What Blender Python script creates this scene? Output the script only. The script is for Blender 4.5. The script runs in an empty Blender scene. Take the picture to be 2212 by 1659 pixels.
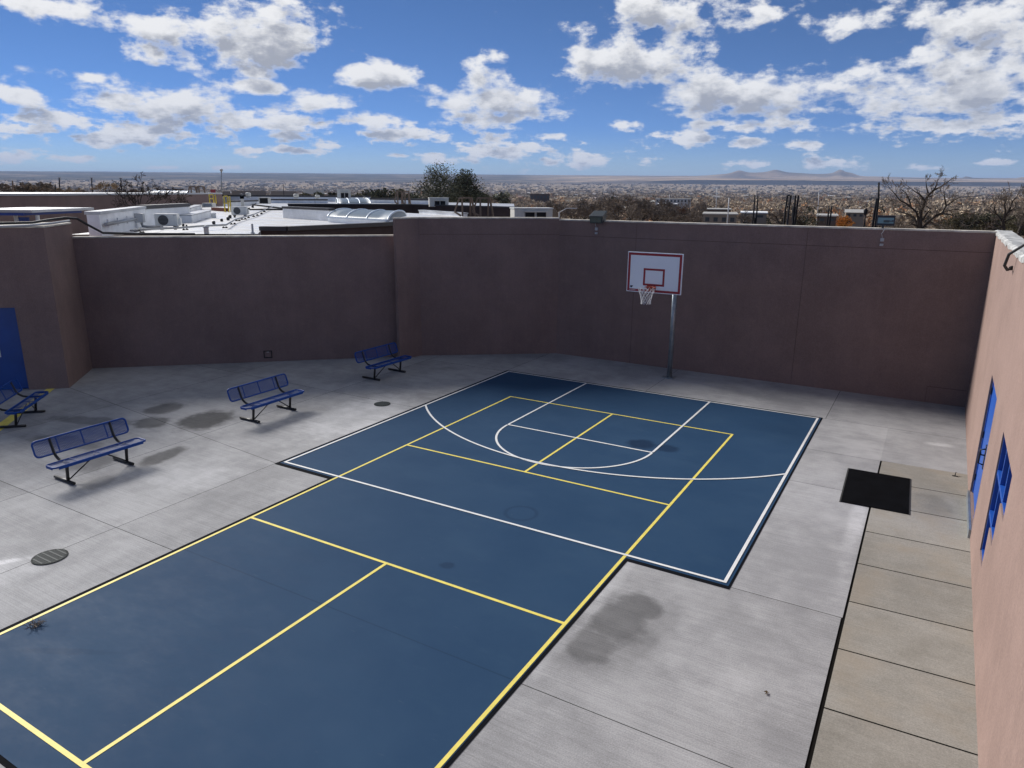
import bpy, bmesh, math, random
from mathutils import Vector, Matrix, Euler
R_ = random.Random(7)
rad = math.radians
S = bpy.context.scene
COL = S.collection

# ------------------------------------------------------------------ camera pose (solved from the court's real dimensions)
CX, CY, CZ, YAW, PIT, ROL, FPX = 6.530749, -2.824662, 5.475620, -0.530669, 0.264978, 0.007172, 1531.442
PW, PH = 2212.0, 1659.0
fwd = Vector((math.sin(YAW)*math.cos(PIT), math.cos(YAW)*math.cos(PIT), -math.sin(PIT)))
rt0 = Vector((math.cos(YAW), -math.sin(YAW), 0)); up0 = rt0.cross(fwd)
rt = rt0*math.cos(ROL) + up0*math.sin(ROL); up = -rt0*math.sin(ROL) + up0*math.cos(ROL)
CAM = Vector((CX, CY, CZ))
cd = bpy.data.cameras.new('camera'); cam = bpy.data.objects.new('camera', cd); COL.objects.link(cam)
cd.sensor_fit = 'HORIZONTAL'; cd.sensor_width = 36; cd.lens = FPX*36/PW
cd.clip_start = .05; cd.clip_end = 60000
m3 = Matrix((rt, up, -fwd)).transposed()
cam.matrix_world = Matrix.Translation(CAM) @ m3.to_4x4()
S.camera = cam

def ray(u, v): return rt*((u-PW/2)/FPX) + up*((PH/2-v)/FPX) + fwd
def on(u, v, z=0.0):                       # survey: where a sight line meets the level z
    d = ray(u, v); return CAM + d*((z-CZ)/d.z)
def pt(u, v, d):                           # point on a sight line at horizontal distance d
    r = ray(u, v); return CAM + r*(d/math.hypot(r.x, r.y))

# ------------------------------------------------------------------ helpers
def tag(o, label=None, cat=None, group=None, kind=None):
    if label: o['label'] = label
    if cat: o['category'] = cat
    if group: o['group'] = group
    if kind: o['kind'] = kind
    return o
def empty(name, loc, rz=0.0):
    o = bpy.data.objects.new(name, None); COL.objects.link(o)
    o.location = loc; o.rotation_euler = (0, 0, rz); o.empty_display_size = .2
    return o
def children(o): return [c for c in bpy.data.objects if c.parent == o]
def copy_tree(o, parent=None):
    c = o.copy(); COL.objects.link(c); c.parent = parent
    for ch in list(KIDS.get(o.name, [])): 
        k = copy_tree(ch, c)
        KIDS.setdefault(c.name, []).append(k)
    return c
KIDS = {}
class MB:
    def __init__(s): s.bm = bmesh.new(); s.smooth = False
    def quad(s, *p):
        vs = [s.bm.verts.new(x) for x in p]; return s.bm.faces.new(vs)
    def poly(s, pts): return s.quad(*pts)
    def prism(s, pts, z0, z1):             # xy polygon (ccw) extruded
        n = len(pts)
        b = [s.bm.verts.new((p[0], p[1], z0)) for p in pts]; t = [s.bm.verts.new((p[0], p[1], z1)) for p in pts]
        s.bm.faces.new(t); s.bm.faces.new(b[::-1])
        for i in range(n): s.bm.faces.new((b[i], b[(i+1) % n], t[(i+1) % n], t[i]))
        return s
    def box(s, c, d, rz=0.0, mat=None):
        x, y, z = d[0]/2, d[1]/2, d[2]/2
        M = Matrix.Translation(c) @ (mat if mat else Matrix.Rotation(rz, 4, 'Z'))
        v = [s.bm.verts.new(M @ Vector(p)) for p in ((-x,-y,-z),(x,-y,-z),(x,y,-z),(-x,y,-z),(-x,-y,z),(x,-y,z),(x,y,z),(-x,y,z))]
        for f in ((0,3,2,1),(4,5,6,7),(0,1,5,4),(1,2,6,5),(2,3,7,6),(3,0,4,7)): s.bm.faces.new([v[i] for i in f])
        return s
    def bar(s, a, b, w, h=None, upv=(0,0,1)):   # box beam from a to b
        a, b = Vector(a), Vector(b); h = h or w; d = (b-a); L = d.length
        if L < 1e-6: return s
        d.normalize(); u = Vector(upv)
        if abs(d.dot(u)) > .98: u = Vector((1,0,0))
        x = d.cross(u).normalized(); y = x.cross(d).normalized()
        M = Matrix((x, d, y)).transposed().to_4x4()
        return s.box((a+b)/2, (w, L, h), mat=M)
    def tube(s, pts, r, n=8, cap=True):
        pts = [Vector(p) for p in pts]
        rs = r if isinstance(r, (list, tuple)) else [r]*len(pts)
        rings = []; px = None
        for i, p in enumerate(pts):
            d = (pts[min(i+1, len(pts)-1)] - pts[max(i-1, 0)]).normalized()
            if px is None:
                u = Vector((0,0,1)) if abs(d.z) < .9 else Vector((1,0,0)); px = d.cross(u).normalized()
            else: px = (px - d*px.dot(d)).normalized()
            py = d.cross(px)
            rings.append([s.bm.verts.new(p + (px*math.cos(2*math.pi*k/n) + py*math.sin(2*math.pi*k/n))*rs[i]) for k in range(n)])
        for i in range(len(rings)-1):
            for k in range(n):
                f = s.bm.faces.new((rings[i][k], rings[i][(k+1) % n], rings[i+1][(k+1) % n], rings[i+1][k])); f.smooth = n > 4
        if cap and n > 3:
            s.bm.faces.new(rings[0][::-1]); s.bm.faces.new(rings[-1])
        return s
    def lathe(s, prof, n=20, c=(0,0,0)):   # prof [(r,z)]
        rings = [[s.bm.verts.new((c[0]+r*math.cos(2*math.pi*k/n), c[1]+r*math.sin(2*math.pi*k/n), c[2]+z)) for k in range(n)] for r, z in prof]
        for i in range(len(rings)-1):
            for k in range(n):
                f = s.bm.faces.new((rings[i][k], rings[i][(k+1) % n], rings[i+1][(k+1) % n], rings[i+1][k])); f.smooth = True
        s.bm.faces.new(rings[0][::-1]); s.bm.faces.new(rings[-1]); return s
    def disc(s, c, r, n=24, r_in=0.0):
        o = [s.bm.verts.new((c[0]+r*math.cos(2*math.pi*k/n), c[1]+r*math.sin(2*math.pi*k/n), c[2])) for k in range(n)]
        if r_in <= 0: s.bm.faces.new(o); return s
        i_ = [s.bm.verts.new((c[0]+r_in*math.cos(2*math.pi*k/n), c[1]+r_in*math.sin(2*math.pi*k/n), c[2])) for k in range(n)]
        for k in range(n): s.bm.faces.new((o[k], o[(k+1) % n], i_[(k+1) % n], i_[k]))
        return s
    def build(s, name, mat, parent=None, bevel=0.0):
        me = bpy.data.meshes.new(name); s.bm.normal_update(); s.bm.to_mesh(me); s.bm.free()
        o = bpy.data.objects.new(name, me); COL.objects.link(o)
        for m in (mat if isinstance(mat, (list, tuple)) else [mat]): me.materials.append(m) if m else None
        if parent: o.parent = parent; KIDS.setdefault(parent.name, []).append(o)
        if bevel:
            b = o.modifiers.new('bevel', 'BEVEL'); b.width = bevel; b.segments = 2; b.limit_method = 'ANGLE'
        return o

# ------------------------------------------------------------------ node helpers
class NT:
    def __init__(s, tree): s.t = tree; s.n = tree.nodes; s.l = tree.links
    def new(s, typ, **kw):
        n = s.n.new(typ)
        for k, v in kw.items(): setattr(n, k, v)
        return n
    def put(s, sock, val):
        if hasattr(val, 'is_output'): s.l.new(val, sock)
        elif val is not None: sock.default_value = val
    def math(s, op, a, b=None, c=None, clamp=False):
        n = s.new('ShaderNodeMath', operation=op, use_clamp=clamp)
        s.put(n.inputs[0], a); s.put(n.inputs[1], b) if b is not None else None
        if c is not None: s.put(n.inputs[2], c)
        return n.outputs[0]
    def vmath(s, op, a, b=None):
        n = s.new('ShaderNodeVectorMath', operation=op); s.put(n.inputs[0], a)
        if b is not None: s.put(n.inputs[3 if op == 'SCALE' else 1], b)
        return n.outputs[1] if op in ('LENGTH', 'DOT_PRODUCT', 'DISTANCE') else n.outputs[0]
    def mix(s, f, a, b, blend='MIX'):
        n = s.new('ShaderNodeMix', data_type='RGBA', blend_type=blend, clamp_factor=True)
        s.put(n.inputs[0], f); s.put(n.inputs[6], col4(a)); s.put(n.inputs[7], col4(b)); return n.outputs[2]
    def ss(s, x, lo, hi, a=0.0, b=1.0):
        n = s.new('ShaderNodeMapRange', interpolation_type='SMOOTHSTEP'); s.put(n.inputs[0], x)
        for i, v in ((1, lo), (2, hi), (3, a), (4, b)): s.put(n.inputs[i], v)
        return n.outputs[0]
    def noise(s, vec, scale, detail=4, rough=.55, dist=0.0):
        n = s.new('ShaderNodeTexNoise'); s.put(n.inputs['Vector'], vec)
        n.inputs['Scale'].default_value = scale; n.inputs['Detail'].default_value = detail
        n.inputs['Roughness'].default_value = rough; n.inputs['Distortion'].default_value = dist
        return n.outputs[0]
    def mapping(s, vec, scale=(1,1,1), loc=(0,0,0), rot=(0,0,0)):
        n = s.new('ShaderNodeMapping'); s.put(n.inputs[0], vec)
        n.inputs[1].default_value = loc; n.inputs[2].default_value = rot; n.inputs[3].default_value = scale; return n.outputs[0]
def col4(c):
    if isinstance(c, (tuple, list)) and len(c) == 3: return (*c, 1)
    return c
def mat(name, color, rough=.7, metal=0.0, spec=.5, vary=0.0, vscale=2.0, bump=0.0, bscale=60.0, island=0.0, alpha=None, trans=0.0):
    m = bpy.data.materials.new(name); m.use_nodes = True; T = NT(m.node_tree)
    b = m.node_tree.nodes['Principled BSDF']
    b.inputs['Roughness'].default_value = rough; b.inputs['Metallic'].default_value = metal
    b.inputs['Specular IOR Level'].default_value = spec
    if rough >= .7 and spec == .5: b.inputs['Specular IOR Level'].default_value = .12
    c = col4(color)
    if vary or bump:
        tc = T.new('ShaderNodeNewGeometry').outputs['Position']
    if vary:
        n = T.noise(tc, vscale, 5, .6); f = T.ss(n, .3, .7, 1-vary, 1+vary)
        h = T.new('ShaderNodeHueSaturation'); h.inputs['Color'].default_value = c; T.put(h.inputs['Value'], f); c = h.outputs[0]
    if island:
        g = T.new('ShaderNodeNewGeometry').outputs['Random Per Island']
        h = T.new('ShaderNodeHueSaturation'); T.put(h.inputs['Color'], c); T.put(h.inputs['Value'], T.ss(g, 0, 1, 1-island, 1+island)); c = h.outputs[0]
    T.put(b.inputs['Base Color'], c)
    if bump:
        bn = T.new('ShaderNodeBump'); bn.inputs['Strength'].default_value = bump; bn.inputs['Distance'].default_value = .01
        T.put(bn.inputs['Height'], T.noise(tc, bscale, 3, .6)); T.put(b.inputs['Normal'], bn.outputs[0])
    if trans: b.inputs['Transmission Weight'].default_value = trans
    return m

# ------------------------------------------------------------------ materials
def stains_mask(T, pos, spots, edge=.25, nscale=2.5, namp=.55):
    n = T.noise(pos, nscale, 4, .6); out = None
    nv = T.math('MULTIPLY', T.math('SUBTRACT', n, .5), namp*2)
    for (x, y, rx, ry, a, w) in spots:
        d = T.mapping(T.vmath('SUBTRACT', pos, (x, y, 0)), (1, 1, 1), rot=(0, 0, -a))
        q = T.vmath('LENGTH', T.vmath('MULTIPLY', d, (1/rx, 1/ry, 0)))
        v = T.ss(T.math('ADD', q, nv), 1+edge, 1-edge, 0, w)
        out = v if out is None else T.math('MAXIMUM', out, v)
    return out
WET = [(3.6,4.75,.62,.95,-.15,.35),(3.62,4.95,.42,.5,.2,.75),(3.52,4.35,.34,.4,0,.7),(3.70,5.45,.33,.34,0,.75),(-8.35,7.65,.60,.78,.4,1.0),(-10.1,7.75,.42,.48,.3,.8),(-9.3,6.85,.45,.42,0,.85),
       (-7.0,5.6,.26,.60,.25,.85),(-9.6,5.0,1.1,.35,.2,.6),(-8.0,4.6,.55,.5,0,.6),(-10.6,6.2,1.2,.28,.35,.55),(-6.75,4.1,.25,.35,.3,.4),(7.1,11.3,.32,.55,0,.3)]
PALE = [(-5.4,9.9,.9,1.8,.15,.75),(-4.75,1.35,.45,.5,0,.6),(-5.2,1.36,.62,.10,.87,1.6),(-4.4,1.72,.25,.12,.6,.7),(7.25,15.2,.28,.12,.2,.9),(6.0,9.9,.12,1.6,0,.5),(3.15,5.2,.12,1.8,0,.5),(-5.6,5.3,.8,.7,.2,.45),(5.1,5.0,.9,.8,0,.25)]
def concrete(name, c0, c1, streak=.12, tint=None, speck=.2):
    m = bpy.data.materials.new(name); m.use_nodes = True; T = NT(m.node_tree); b = m.node_tree.nodes['Principled BSDF']
    g = T.new('ShaderNodeNewGeometry'); pos = g.outputs['Position']
    n1 = T.noise(pos, .45, 5, .6); n2 = T.noise(pos, 2.2, 5, .65)
    c = T.mix(T.ss(T.math('ADD', T.math('MULTIPLY', n1, .6), T.math('MULTIPLY', n2, .4)), .36, .64), c0, c1)
    br = T.noise(T.mapping(pos, (.5, 6, 1)), 1.6, 7, .75)           # broom strokes run along x
    br2 = T.noise(T.mapping(pos, (.6, 55, 1)), 1.2, 3, .6)
    fine = T.noise(pos, 60, 3, .65)
    val = T.math('ADD', T.ss(br, .3, .7, 1-streak*.7, 1+streak*.7), T.math('ADD', T.ss(br2, .3, .7, -streak*1.9, streak*1.9), T.ss(fine, .28, .72, -.14, .16)))
    val = T.math('ADD', val, T.ss(g.outputs['Random Per Island'], 0, 1, -.07, .07))
    sp = T.ss(T.noise(pos, 38, 1, .5), .68, .78, 0, speck)
    val = T.math('ADD', val, sp)
    wet = stains_mask(T, pos, WET, .3); pale = stains_mask(T, pos, PALE, .5, 3.5, .7)
    val = T.math('MULTIPLY', val, T.math('SUBTRACT', 1.0, T.math('MULTIPLY', wet, .68)))
    val = T.math('MULTIPLY', val, T.math('ADD', 1.0, T.math('MULTIPLY', pale, .5)))
    h = T.new('ShaderNodeHueSaturation'); T.put(h.inputs['Color'], c); T.put(h.inputs['Value'], val)
    if tint:
        t = T.mix(T.math('MULTIPLY', T.ss(T.noise(pos, .9, 4, .6), .45, .7), .5), h.outputs[0], tint); T.put(b.inputs['Base Color'], t)
    else: T.put(b.inputs['Base Color'], h.outputs[0])
    T.put(b.inputs['Roughness'], T.math('SUBTRACT', .88, T.math('MULTIPLY', wet, .05))); T.put(b.inputs['Specular IOR Level'], T.math('SUBTRACT', .25, T.math('MULTIPLY', wet, .2)))
    bn = T.new('ShaderNodeBump'); bn.inputs['Strength'].default_value = .25; bn.inputs['Distance'].default_value = .004
    T.put(bn.inputs['Height'], T.math('ADD', br2, fine)); T.put(b.inputs['Normal'], bn.outputs[0])
    return m
def stucco(name, c):
    m = bpy.data.materials.new(name); m.use_nodes = True; T = NT(m.node_tree); b = m.node_tree.nodes['Principled BSDF']
    pos = T.new('ShaderNodeNewGeometry').outputs['Position']
    n = T.noise(pos, .6, 5, .65); s = T.noise(T.mapping(pos, (5, 5, .25)), 1.5, 5, .65)
    f = T.noise(T.mapping(pos, (1, 1, .6)), 55, 4, .7)
    v = T.math('ADD', T.ss(n, .3, .7, .90, 1.09), T.math('ADD', T.ss(s, .3, .72, -.025, .03), T.ss(f, .28, .72, -.14, .14)))
    v = T.math('ADD', v, T.ss(T.noise(pos, 3.5, 4, .6), .52, .72, 0, .07))
    h = T.new('ShaderNodeHueSaturation'); h.inputs['Color'].default_value = col4(c); T.put(h.inputs['Value'], v)
    T.put(b.inputs['Base Color'], h.outputs[0]); b.inputs['Roughness'].default_value = .95; b.inputs['Specular IOR Level'].default_value = .2
    bn = T.new('ShaderNodeBump'); bn.inputs['Strength'].default_value = .5; bn.inputs['Distance'].default_value = .006
    T.put(bn.inputs['Height'], f); T.put(b.inputs['Normal'], bn.outputs[0]); return m
def court_paint():
    m = bpy.data.materials.new('blue_court_coating'); m.use_nodes = True; T = NT(m.node_tree); b = m.node_tree.nodes['Principled BSDF']
    pos = T.new('ShaderNodeNewGeometry').outputs['Position']
    n = T.noise(pos, .5, 5, .6); n2 = T.noise(T.mapping(pos, (.8, 1.6, 1), rot=(0, 0, .3)), 1.3, 7, .72)
    c = T.mix(T.ss(n, .3, .7), (.023, .058, .120), (.030, .069, .134))
    c = T.mix(T.ss(n2, .48, .8, 0, .5), c, (.038, .080, .142))
    sc = T.ss(T.noise(T.mapping(pos, (2, 9, 1), rot=(0, 0, .4)), 2.0, 4, .6), .66, .78, 0, .35)
    c = T.mix(sc, c, (.09, .135, .18))
    sc2 = T.ss(T.noise(T.mapping(pos, (1, 12, 1), rot=(0, 0, -.15)), 3.0, 3, .6), .70, .8, 0, .4)
    c = T.mix(sc2, c, (.13, .17, .2))
    wet = stains_mask(T, pos, [(1.43,11.64,.3,.3,0,.7),(2.03,11.68,.24,.22,0,.6),(.82,5.0,.12,.09,.3,.4),(-1.95,.9,.6,.06,.5,.15)], .3, 5, .4)
    dd = T.vmath('LENGTH', T.vmath('MULTIPLY', T.vmath('SUBTRACT', pos, (.88, 7.15, 0)), (1, 1, 0)))
    ring = T.math('MULTIPLY', T.ss(dd, .22, .27), T.ss(dd, .34, .28)); wet = T.math('MAXIMUM', wet, T.math('MULTIPLY', ring, .28))
    c = T.mix(wet, c, (.008, .02, .05))
    # old slab joint telegraphing through the coating
    y = T.new('ShaderNodeSeparateXYZ'); T.put(y.inputs[0], pos)
    for yy in (3.265,):
        j = T.ss(T.math('ABSOLUTE', T.math('SUBTRACT', y.outputs[1], yy)), .014, .006, 0, .4); c = T.mix(j, c, (.012, .028, .06))
    for yy in (11.2, 6.62):
        j = T.ss(T.math('ABSOLUTE', T.math('SUBTRACT', y.outputs[1], yy)), .012, .005, 0, .22); c = T.mix(j, c, (.012, .028, .06))
    T.put(b.inputs['Base Color'], c); b.inputs['Specular IOR Level'].default_value = .05
    T.put(b.inputs['Roughness'], T.ss(n2, .3, .7, .62, .74))
    bn = T.new('ShaderNodeBump'); bn.inputs['Strength'].default_value = .15; bn.inputs['Distance'].default_value = .003
    T.put(bn.inputs['Height'], T.noise(pos, 120, 2, .5)); T.put(b.inputs['Normal'], bn.outputs[0])
    return m
M = dict(
 conc=concrete('broomed_concrete', (.27,.272,.28), (.39,.392,.40), .055),
 walk=concrete('old_walk_concrete', (.24,.228,.20), (.315,.302,.272), .04, (.29,.245,.185), .1),
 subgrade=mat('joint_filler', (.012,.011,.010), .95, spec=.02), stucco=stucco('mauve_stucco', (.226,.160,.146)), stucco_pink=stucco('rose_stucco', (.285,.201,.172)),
 court=court_paint(), black=mat('black_edge_coating', (.009,.010,.013), .9, spec=.03, vary=.2), white=mat('white_line_paint', (.74,.75,.75), .6, vary=.06, vscale=6),
 yellow=mat('yellow_line_paint', (.80,.67,.13), .6, vary=.07, vscale=6), cap=mat('stained_coping', (.58,.54,.47), .85, vary=.3, vscale=3, bump=.4, bscale=20),
 bluemesh=mat('blue_vinyl_coating', (.010,.058,.28), .45, spec=.2), blackpipe=mat('black_pipe', (.010,.010,.012), .38, spec=.5),
 bluedoor=mat('blue_door_paint', (.012,.085,.40), .45, vary=.06), blueshade=mat('deep_blue_door_paint', (.010,.060,.27), .45, vary=.08),
 glass=mat('dark_blue_glass', (.010,.035,.16), .15, spec=.6), doorglass=mat('door_glass', (.30,.32,.35), .06, spec=.8, metal=.7),
 galv=mat('galvanised_steel', (.30,.34,.37), .42, metal=.7, vary=.15, vscale=8), board=mat('backboard_white', (.80,.88,.98), .16, spec=.6), boardred=mat('backboard_red', (.30,.015,.03), .4),
 boardedge=mat('board_edge', (.7,.66,.64), .5), orange=mat('rim_orange', (.42,.055,.02), .4), net=mat('net_cord', (.75,.75,.75), .8), dark=mat('dark_mark', (.03,.04,.07), .6),
 rubber=mat('black_rubber_mat', (.0035,.0038,.005), .9, spec=.04, vary=.3, vscale=3, bump=.5, bscale=80), iron=mat('cast_iron', (.030,.037,.037), .8, spec=.1, vary=.3, vscale=9), pit=mat('drain_void', (.006,.008,.01), .9),
 bronze=mat('bronze_housing', (.035,.045,.05), .45, vary=.15), lens=mat('lamp_lens', (.12,.28,.36), .06, spec=.9), lensdark=mat('lamp_reflector', (.03,.06,.08), .3), boxgrey=mat('grey_box', (.45,.46,.47), .5),
 roofwhite=mat('white_membrane', (.48,.49,.50), .38, vary=.22, vscale=.7, bump=.2, bscale=3), parapet=mat('white_parapet', (.88,.89,.90), .6, vary=.08, vscale=1.5), trim=mat('brown_metal_trim', (.05,.045,.045), .5), brown=mat('brown_fascia', (.075,.052,.045), .7, vary=.1),
 acwhite=mat('ac_casing', (.74,.74,.70), .5), acdark=mat('ac_grille', (.035,.036,.04), .6), skyglaze=mat('skylight_glaze', (.14,.18,.215), .4, spec=.15), skyframe=mat('skylight_frame', (.62,.68,.74), .4, metal=.3),
 cooler=mat('cooler_casing', (.60,.585,.53), .6, vary=.08), louver=mat('cooler_louver', (.025,.025,.027), .8), pipegrey=mat('roof_conduit', (.32,.33,.34), .5, metal=.4), yelpaint=mat('safety_yellow', (.55,.42,.04), .5),
 tanframe=mat('rusty_tan_steel', (.20,.15,.115), .7), canopyblue=mat('canopy_blue', (.012,.045,.25), .5), wirewhite=mat('white_fascia', (.6,.6,.6), .6), cable=mat('black_cable', (.02,.02,.022), .6),
 bark=mat('bark', (.055,.045,.038), .9, vary=.2, vscale=4), twig=mat('twigs', (.19,.155,.125), .9, island=.35), twigtan=mat('tan_twigs', (.32,.25,.175), .9, island=.35), leafdark=mat('dark_foliage', (.095,.098,.062), .85, island=.5), leaforange=mat('orange_foliage', (.55,.25,.06), .85, island=.45), leafolive=mat('olive_foliage', (.15,.14,.09), .85, island=.5), leafrust=mat('rust_foliage', (.17,.105,.07), .85, island=.4),
 polewhite=mat('white_pole', (.55,.56,.58), .5), poledark=mat('dark_pole', (.02,.02,.024), .7), redsign=mat('red_panel', (.4,.03,.04), .6),
 housewall=mat('house_wall', (.30,.26,.22), .8, island=.4), houseroof=mat('house_roof', (.50,.49,.47), .7, island=.45), winpane=mat('far_window', (.03,.04,.05), .3), brickbrown=mat('brown_brick', (.10,.075,.065), .8),
 leafdry=mat('dry_leaf', (.10,.07,.04), .9), chalk=mat('chalk', (.7,.7,.72), .9))
def worn(k, under, amt):                   # line paint scuffed through to the coating in small flecks
    T = NT(M[k].node_tree); b = T.n['Principled BSDF']; src = b.inputs['Base Color'].links[0].from_socket
    pos = T.new('ShaderNodeNewGeometry').outputs['Position']
    w = T.ss(T.math('ADD', T.math('MULTIPLY', T.noise(pos, 28, 4, .7), .7), T.math('MULTIPLY', T.noise(pos, 1.7, 3, .6), .3)), .60, .68, 0, amt)
    T.put(b.inputs['Base Color'], T.mix(w, src, under))
worn('white', (.20,.24,.28), .55); worn('yellow', (.20,.20,.13), .5)
for k in ('houseroof', 'housewall'): M[k].node_tree.nodes['Principled BSDF'].inputs['Specular IOR Level'].default_value = .2

# ------------------------------------------------------------------ the courtyard floor
def split(poly, a, b):                     # split a convex polygon by the line a-b
    n = Vector((-(b[1]-a[1]), b[0]-a[0])); L, Rr = [], []
    for i, p in enumerate(poly):
        r = poly[(i+1) % len(poly)]; dp = (p[0]-a[0])*n.x + (p[1]-a[1])*n.y; dq = (r[0]-a[0])*n.x + (r[1]-a[1])*n.y
        if dp >= 0: L.append(p)
        if dp <= 0: Rr.append(p)
        if dp*dq < 0:
            t = dp/(dp-dq); x = (p[0]+(r[0]-p[0])*t, p[1]+(r[1]-p[1])*t); L.append(x); Rr.append(x)
    return [q for q in (L, Rr) if len(q) > 2]
def cut(polys, lines):
    for a, b in lines: polys = [q for p in polys for q in split(p, a, b)]
    return polys
def inset(poly, g):
    n = len(poly); out = []
    for i in range(n):
        p0, p, p1 = Vector(poly[i-1]), Vector(poly[i]), Vector(poly[(i+1) % n])
        d0, d1 = (p-p0), (p1-p)
        if d0.length < 1e-4 or d1.length < 1e-4: continue
        d0.normalize(); d1.normalize(); n0, n1 = Vector((-d0.y, d0.x)), Vector((-d1.y, d1.x)); b = n0+n1
        k = 1+n0.dot(n1); out.append(p + b*(g/max(k, .2)))
    return out
V_ = lambda x: ((x, -50), (x, 50)); H_ = lambda y: ((-50, y), (50, y))
rect = lambda x0, y0, x1, y1: [(x0, y0), (x1, y0), (x1, y1), (x0, y1)]
J1 = ((-14.07, 7.55), (-4.6, 6.57))
slabs = []
slabs += [(p, .005) for p in cut([rect(-22, -3.4, -4.655, 20.2)], [((-7.42,3.2),(-7.58,11.2)), ((-11.42,3.2),(-11.55,11.2)), H_(3.16), J1, H_(11.2), H_(15.8)])]
slabs += [(p, .005) for p in cut([rect(-4.655, -3.4, -3.135, 6.53)], [H_(3.16)])]
slabs += [(p, .005) for p in cut([rect(-4.655, 15.90, 7.95, 20.2)], [V_(-.05), V_(4.73)])]
slabs += [(p, .005) for p in cut([rect(4.66, 6.62, 6.145, 15.90)], [H_(13.33), H_(11.23)])]
slabs += [([(6.135, 13.36), (7.95, 13.42), (7.95, 15.90), (6.135, 15.90)], .004)]
slabs += [(p, .005) for p in cut([rect(3.105, -3.4, 6.13, 6.62)], [H_(3.265)])]
slabs += [(rect(-3.13, -3.4, 3.105, -.395), .005)]
f = MB()
for p, g in slabs: f.poly([(v.x, v.y, 0) for v in inset(p, g)])
tag(f.build('pavement', M['conc']), 'grey broom finished concrete slabs around the blue court', kind='structure')
f = MB()
for y0, y1 in ((12.13,13.40),(10.90,12.13),(9.62,10.90),(8.37,9.62),(7.15,8.37),(5.92,7.15),(4.69,5.92),(3.46,4.69),(2.2,3.46),(.95,2.2),(-.3,.95),(-1.6,-.3),(-3.4,-1.6)):
    f.poly([(v.x, v.y, .006) for v in inset([(6.162, y0-.05), (7.95, y0+.03), (7.95, y1+.03), (6.162, y1-.05)], .011)])
tag(f.build('walkway', M['walk']), 'older beige concrete walkway slabs along the pink wall', kind='structure')
f = MB(); f.poly([(-23, -4.5, -.012), (9, -4.5, -.012), (9, 21, -.012), (-23, 21, -.012)])
tag(f.build('subgrade', M['subgrade']), kind='structure')
# the coated court: black edge, blue field, painted lines (each sheet a few mm above the last)
f = MB(); f.poly([(x, y, .004) for x, y in rect(-4.655, 6.54, 4.665, 15.92)]); f.poly([(x, y, .004) for x, y in rect(-3.135, -.40, 3.112, 6.54)])
tag(f.build('court_border', M['black']), kind='structure')
f = MB(); f.poly([(x, y, .008) for x, y in rect(-4.585, 6.62, 4.63, 15.85)]); f.poly([(x, y, .008) for x, y in rect(-3.06, -.345, 3.062, 6.62)])
tag(f.build('court', M['court']), 'dark blue coated sports court', kind='structure')
f = MB(); LW = .05
def hl(y, x0, x1, w=LW, z=.012): f.poly([(x, yy, z) for x, yy in rect(x0, y-w/2, x1, y+w/2)])
def vl(x, y0, y1, w=LW, z=.012): f.poly([(xx, y, z) for xx, y in rect(x-w/2, y0, x+w/2, y1)])
vl(-3.023, -.025, 13.415); vl(3.023, -.025, 13.415)
hl(13.39, -2.998, 2.998); hl(8.84, -2.998, 2.998); hl(4.572, -2.998, 2.998); hl(0, -2.998, 2.998)
vl(0, 8.865, 13.365); vl(0, .025, 4.547)
tag(f.build('yellow_court_lines', M['yellow']), kind='structure')
f = MB(); Z = .016
def wl(a, b, w=.05): 
    a, b = Vector(a), Vector(b); d = (b-a).normalized(); n = Vector((-d.y, d.x))*w/2
    f.poly([(*(a-n), Z), (*(b-n), Z), (*(b+n), Z), (*(a+n), Z)])
wl((-4.545, 15.79), (4.585, 15.79)); wl((-4.545, 6.70), (4.585, 6.70)); wl((-4.52, 6.725), (-4.52, 15.765)); wl((4.56, 6.725), (4.56, 15.765))
wl((-1.83, 11.27), (-1.83, 15.765)); wl((1.83, 11.27), (1.83, 15.765)); wl((-1.83, 11.245), (1.83, 11.245))
def arc(cx, cy, r, a0, a1, n=60, w=.05):
    for i in range(n):
        a, b = a0+(a1-a0)*i/n, a0+(a1-a0)*(i+1)/n
        f.poly([(cx+(r+s*w/2)*math.cos(t), cy+(r+s*w/2)*math.sin(t), Z+.0) for t, s in ((a,-1),(a,1),(b,1),(b,-1))])
arc(0, 11.22, 1.83, math.pi, 2*math.pi)
arc(0.02, 15.45, 6.02, math.pi+math.acos(4.53/6.02), 2*math.pi-math.acos(4.53/6.02), 90)
bmesh.ops.translate(f.bm, verts=[v for fc in f.bm.faces[-90:] for v in fc.verts], vec=(0, 0, .003))
tag(f.build('white_court_lines', M['white']), kind='structure')

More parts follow.
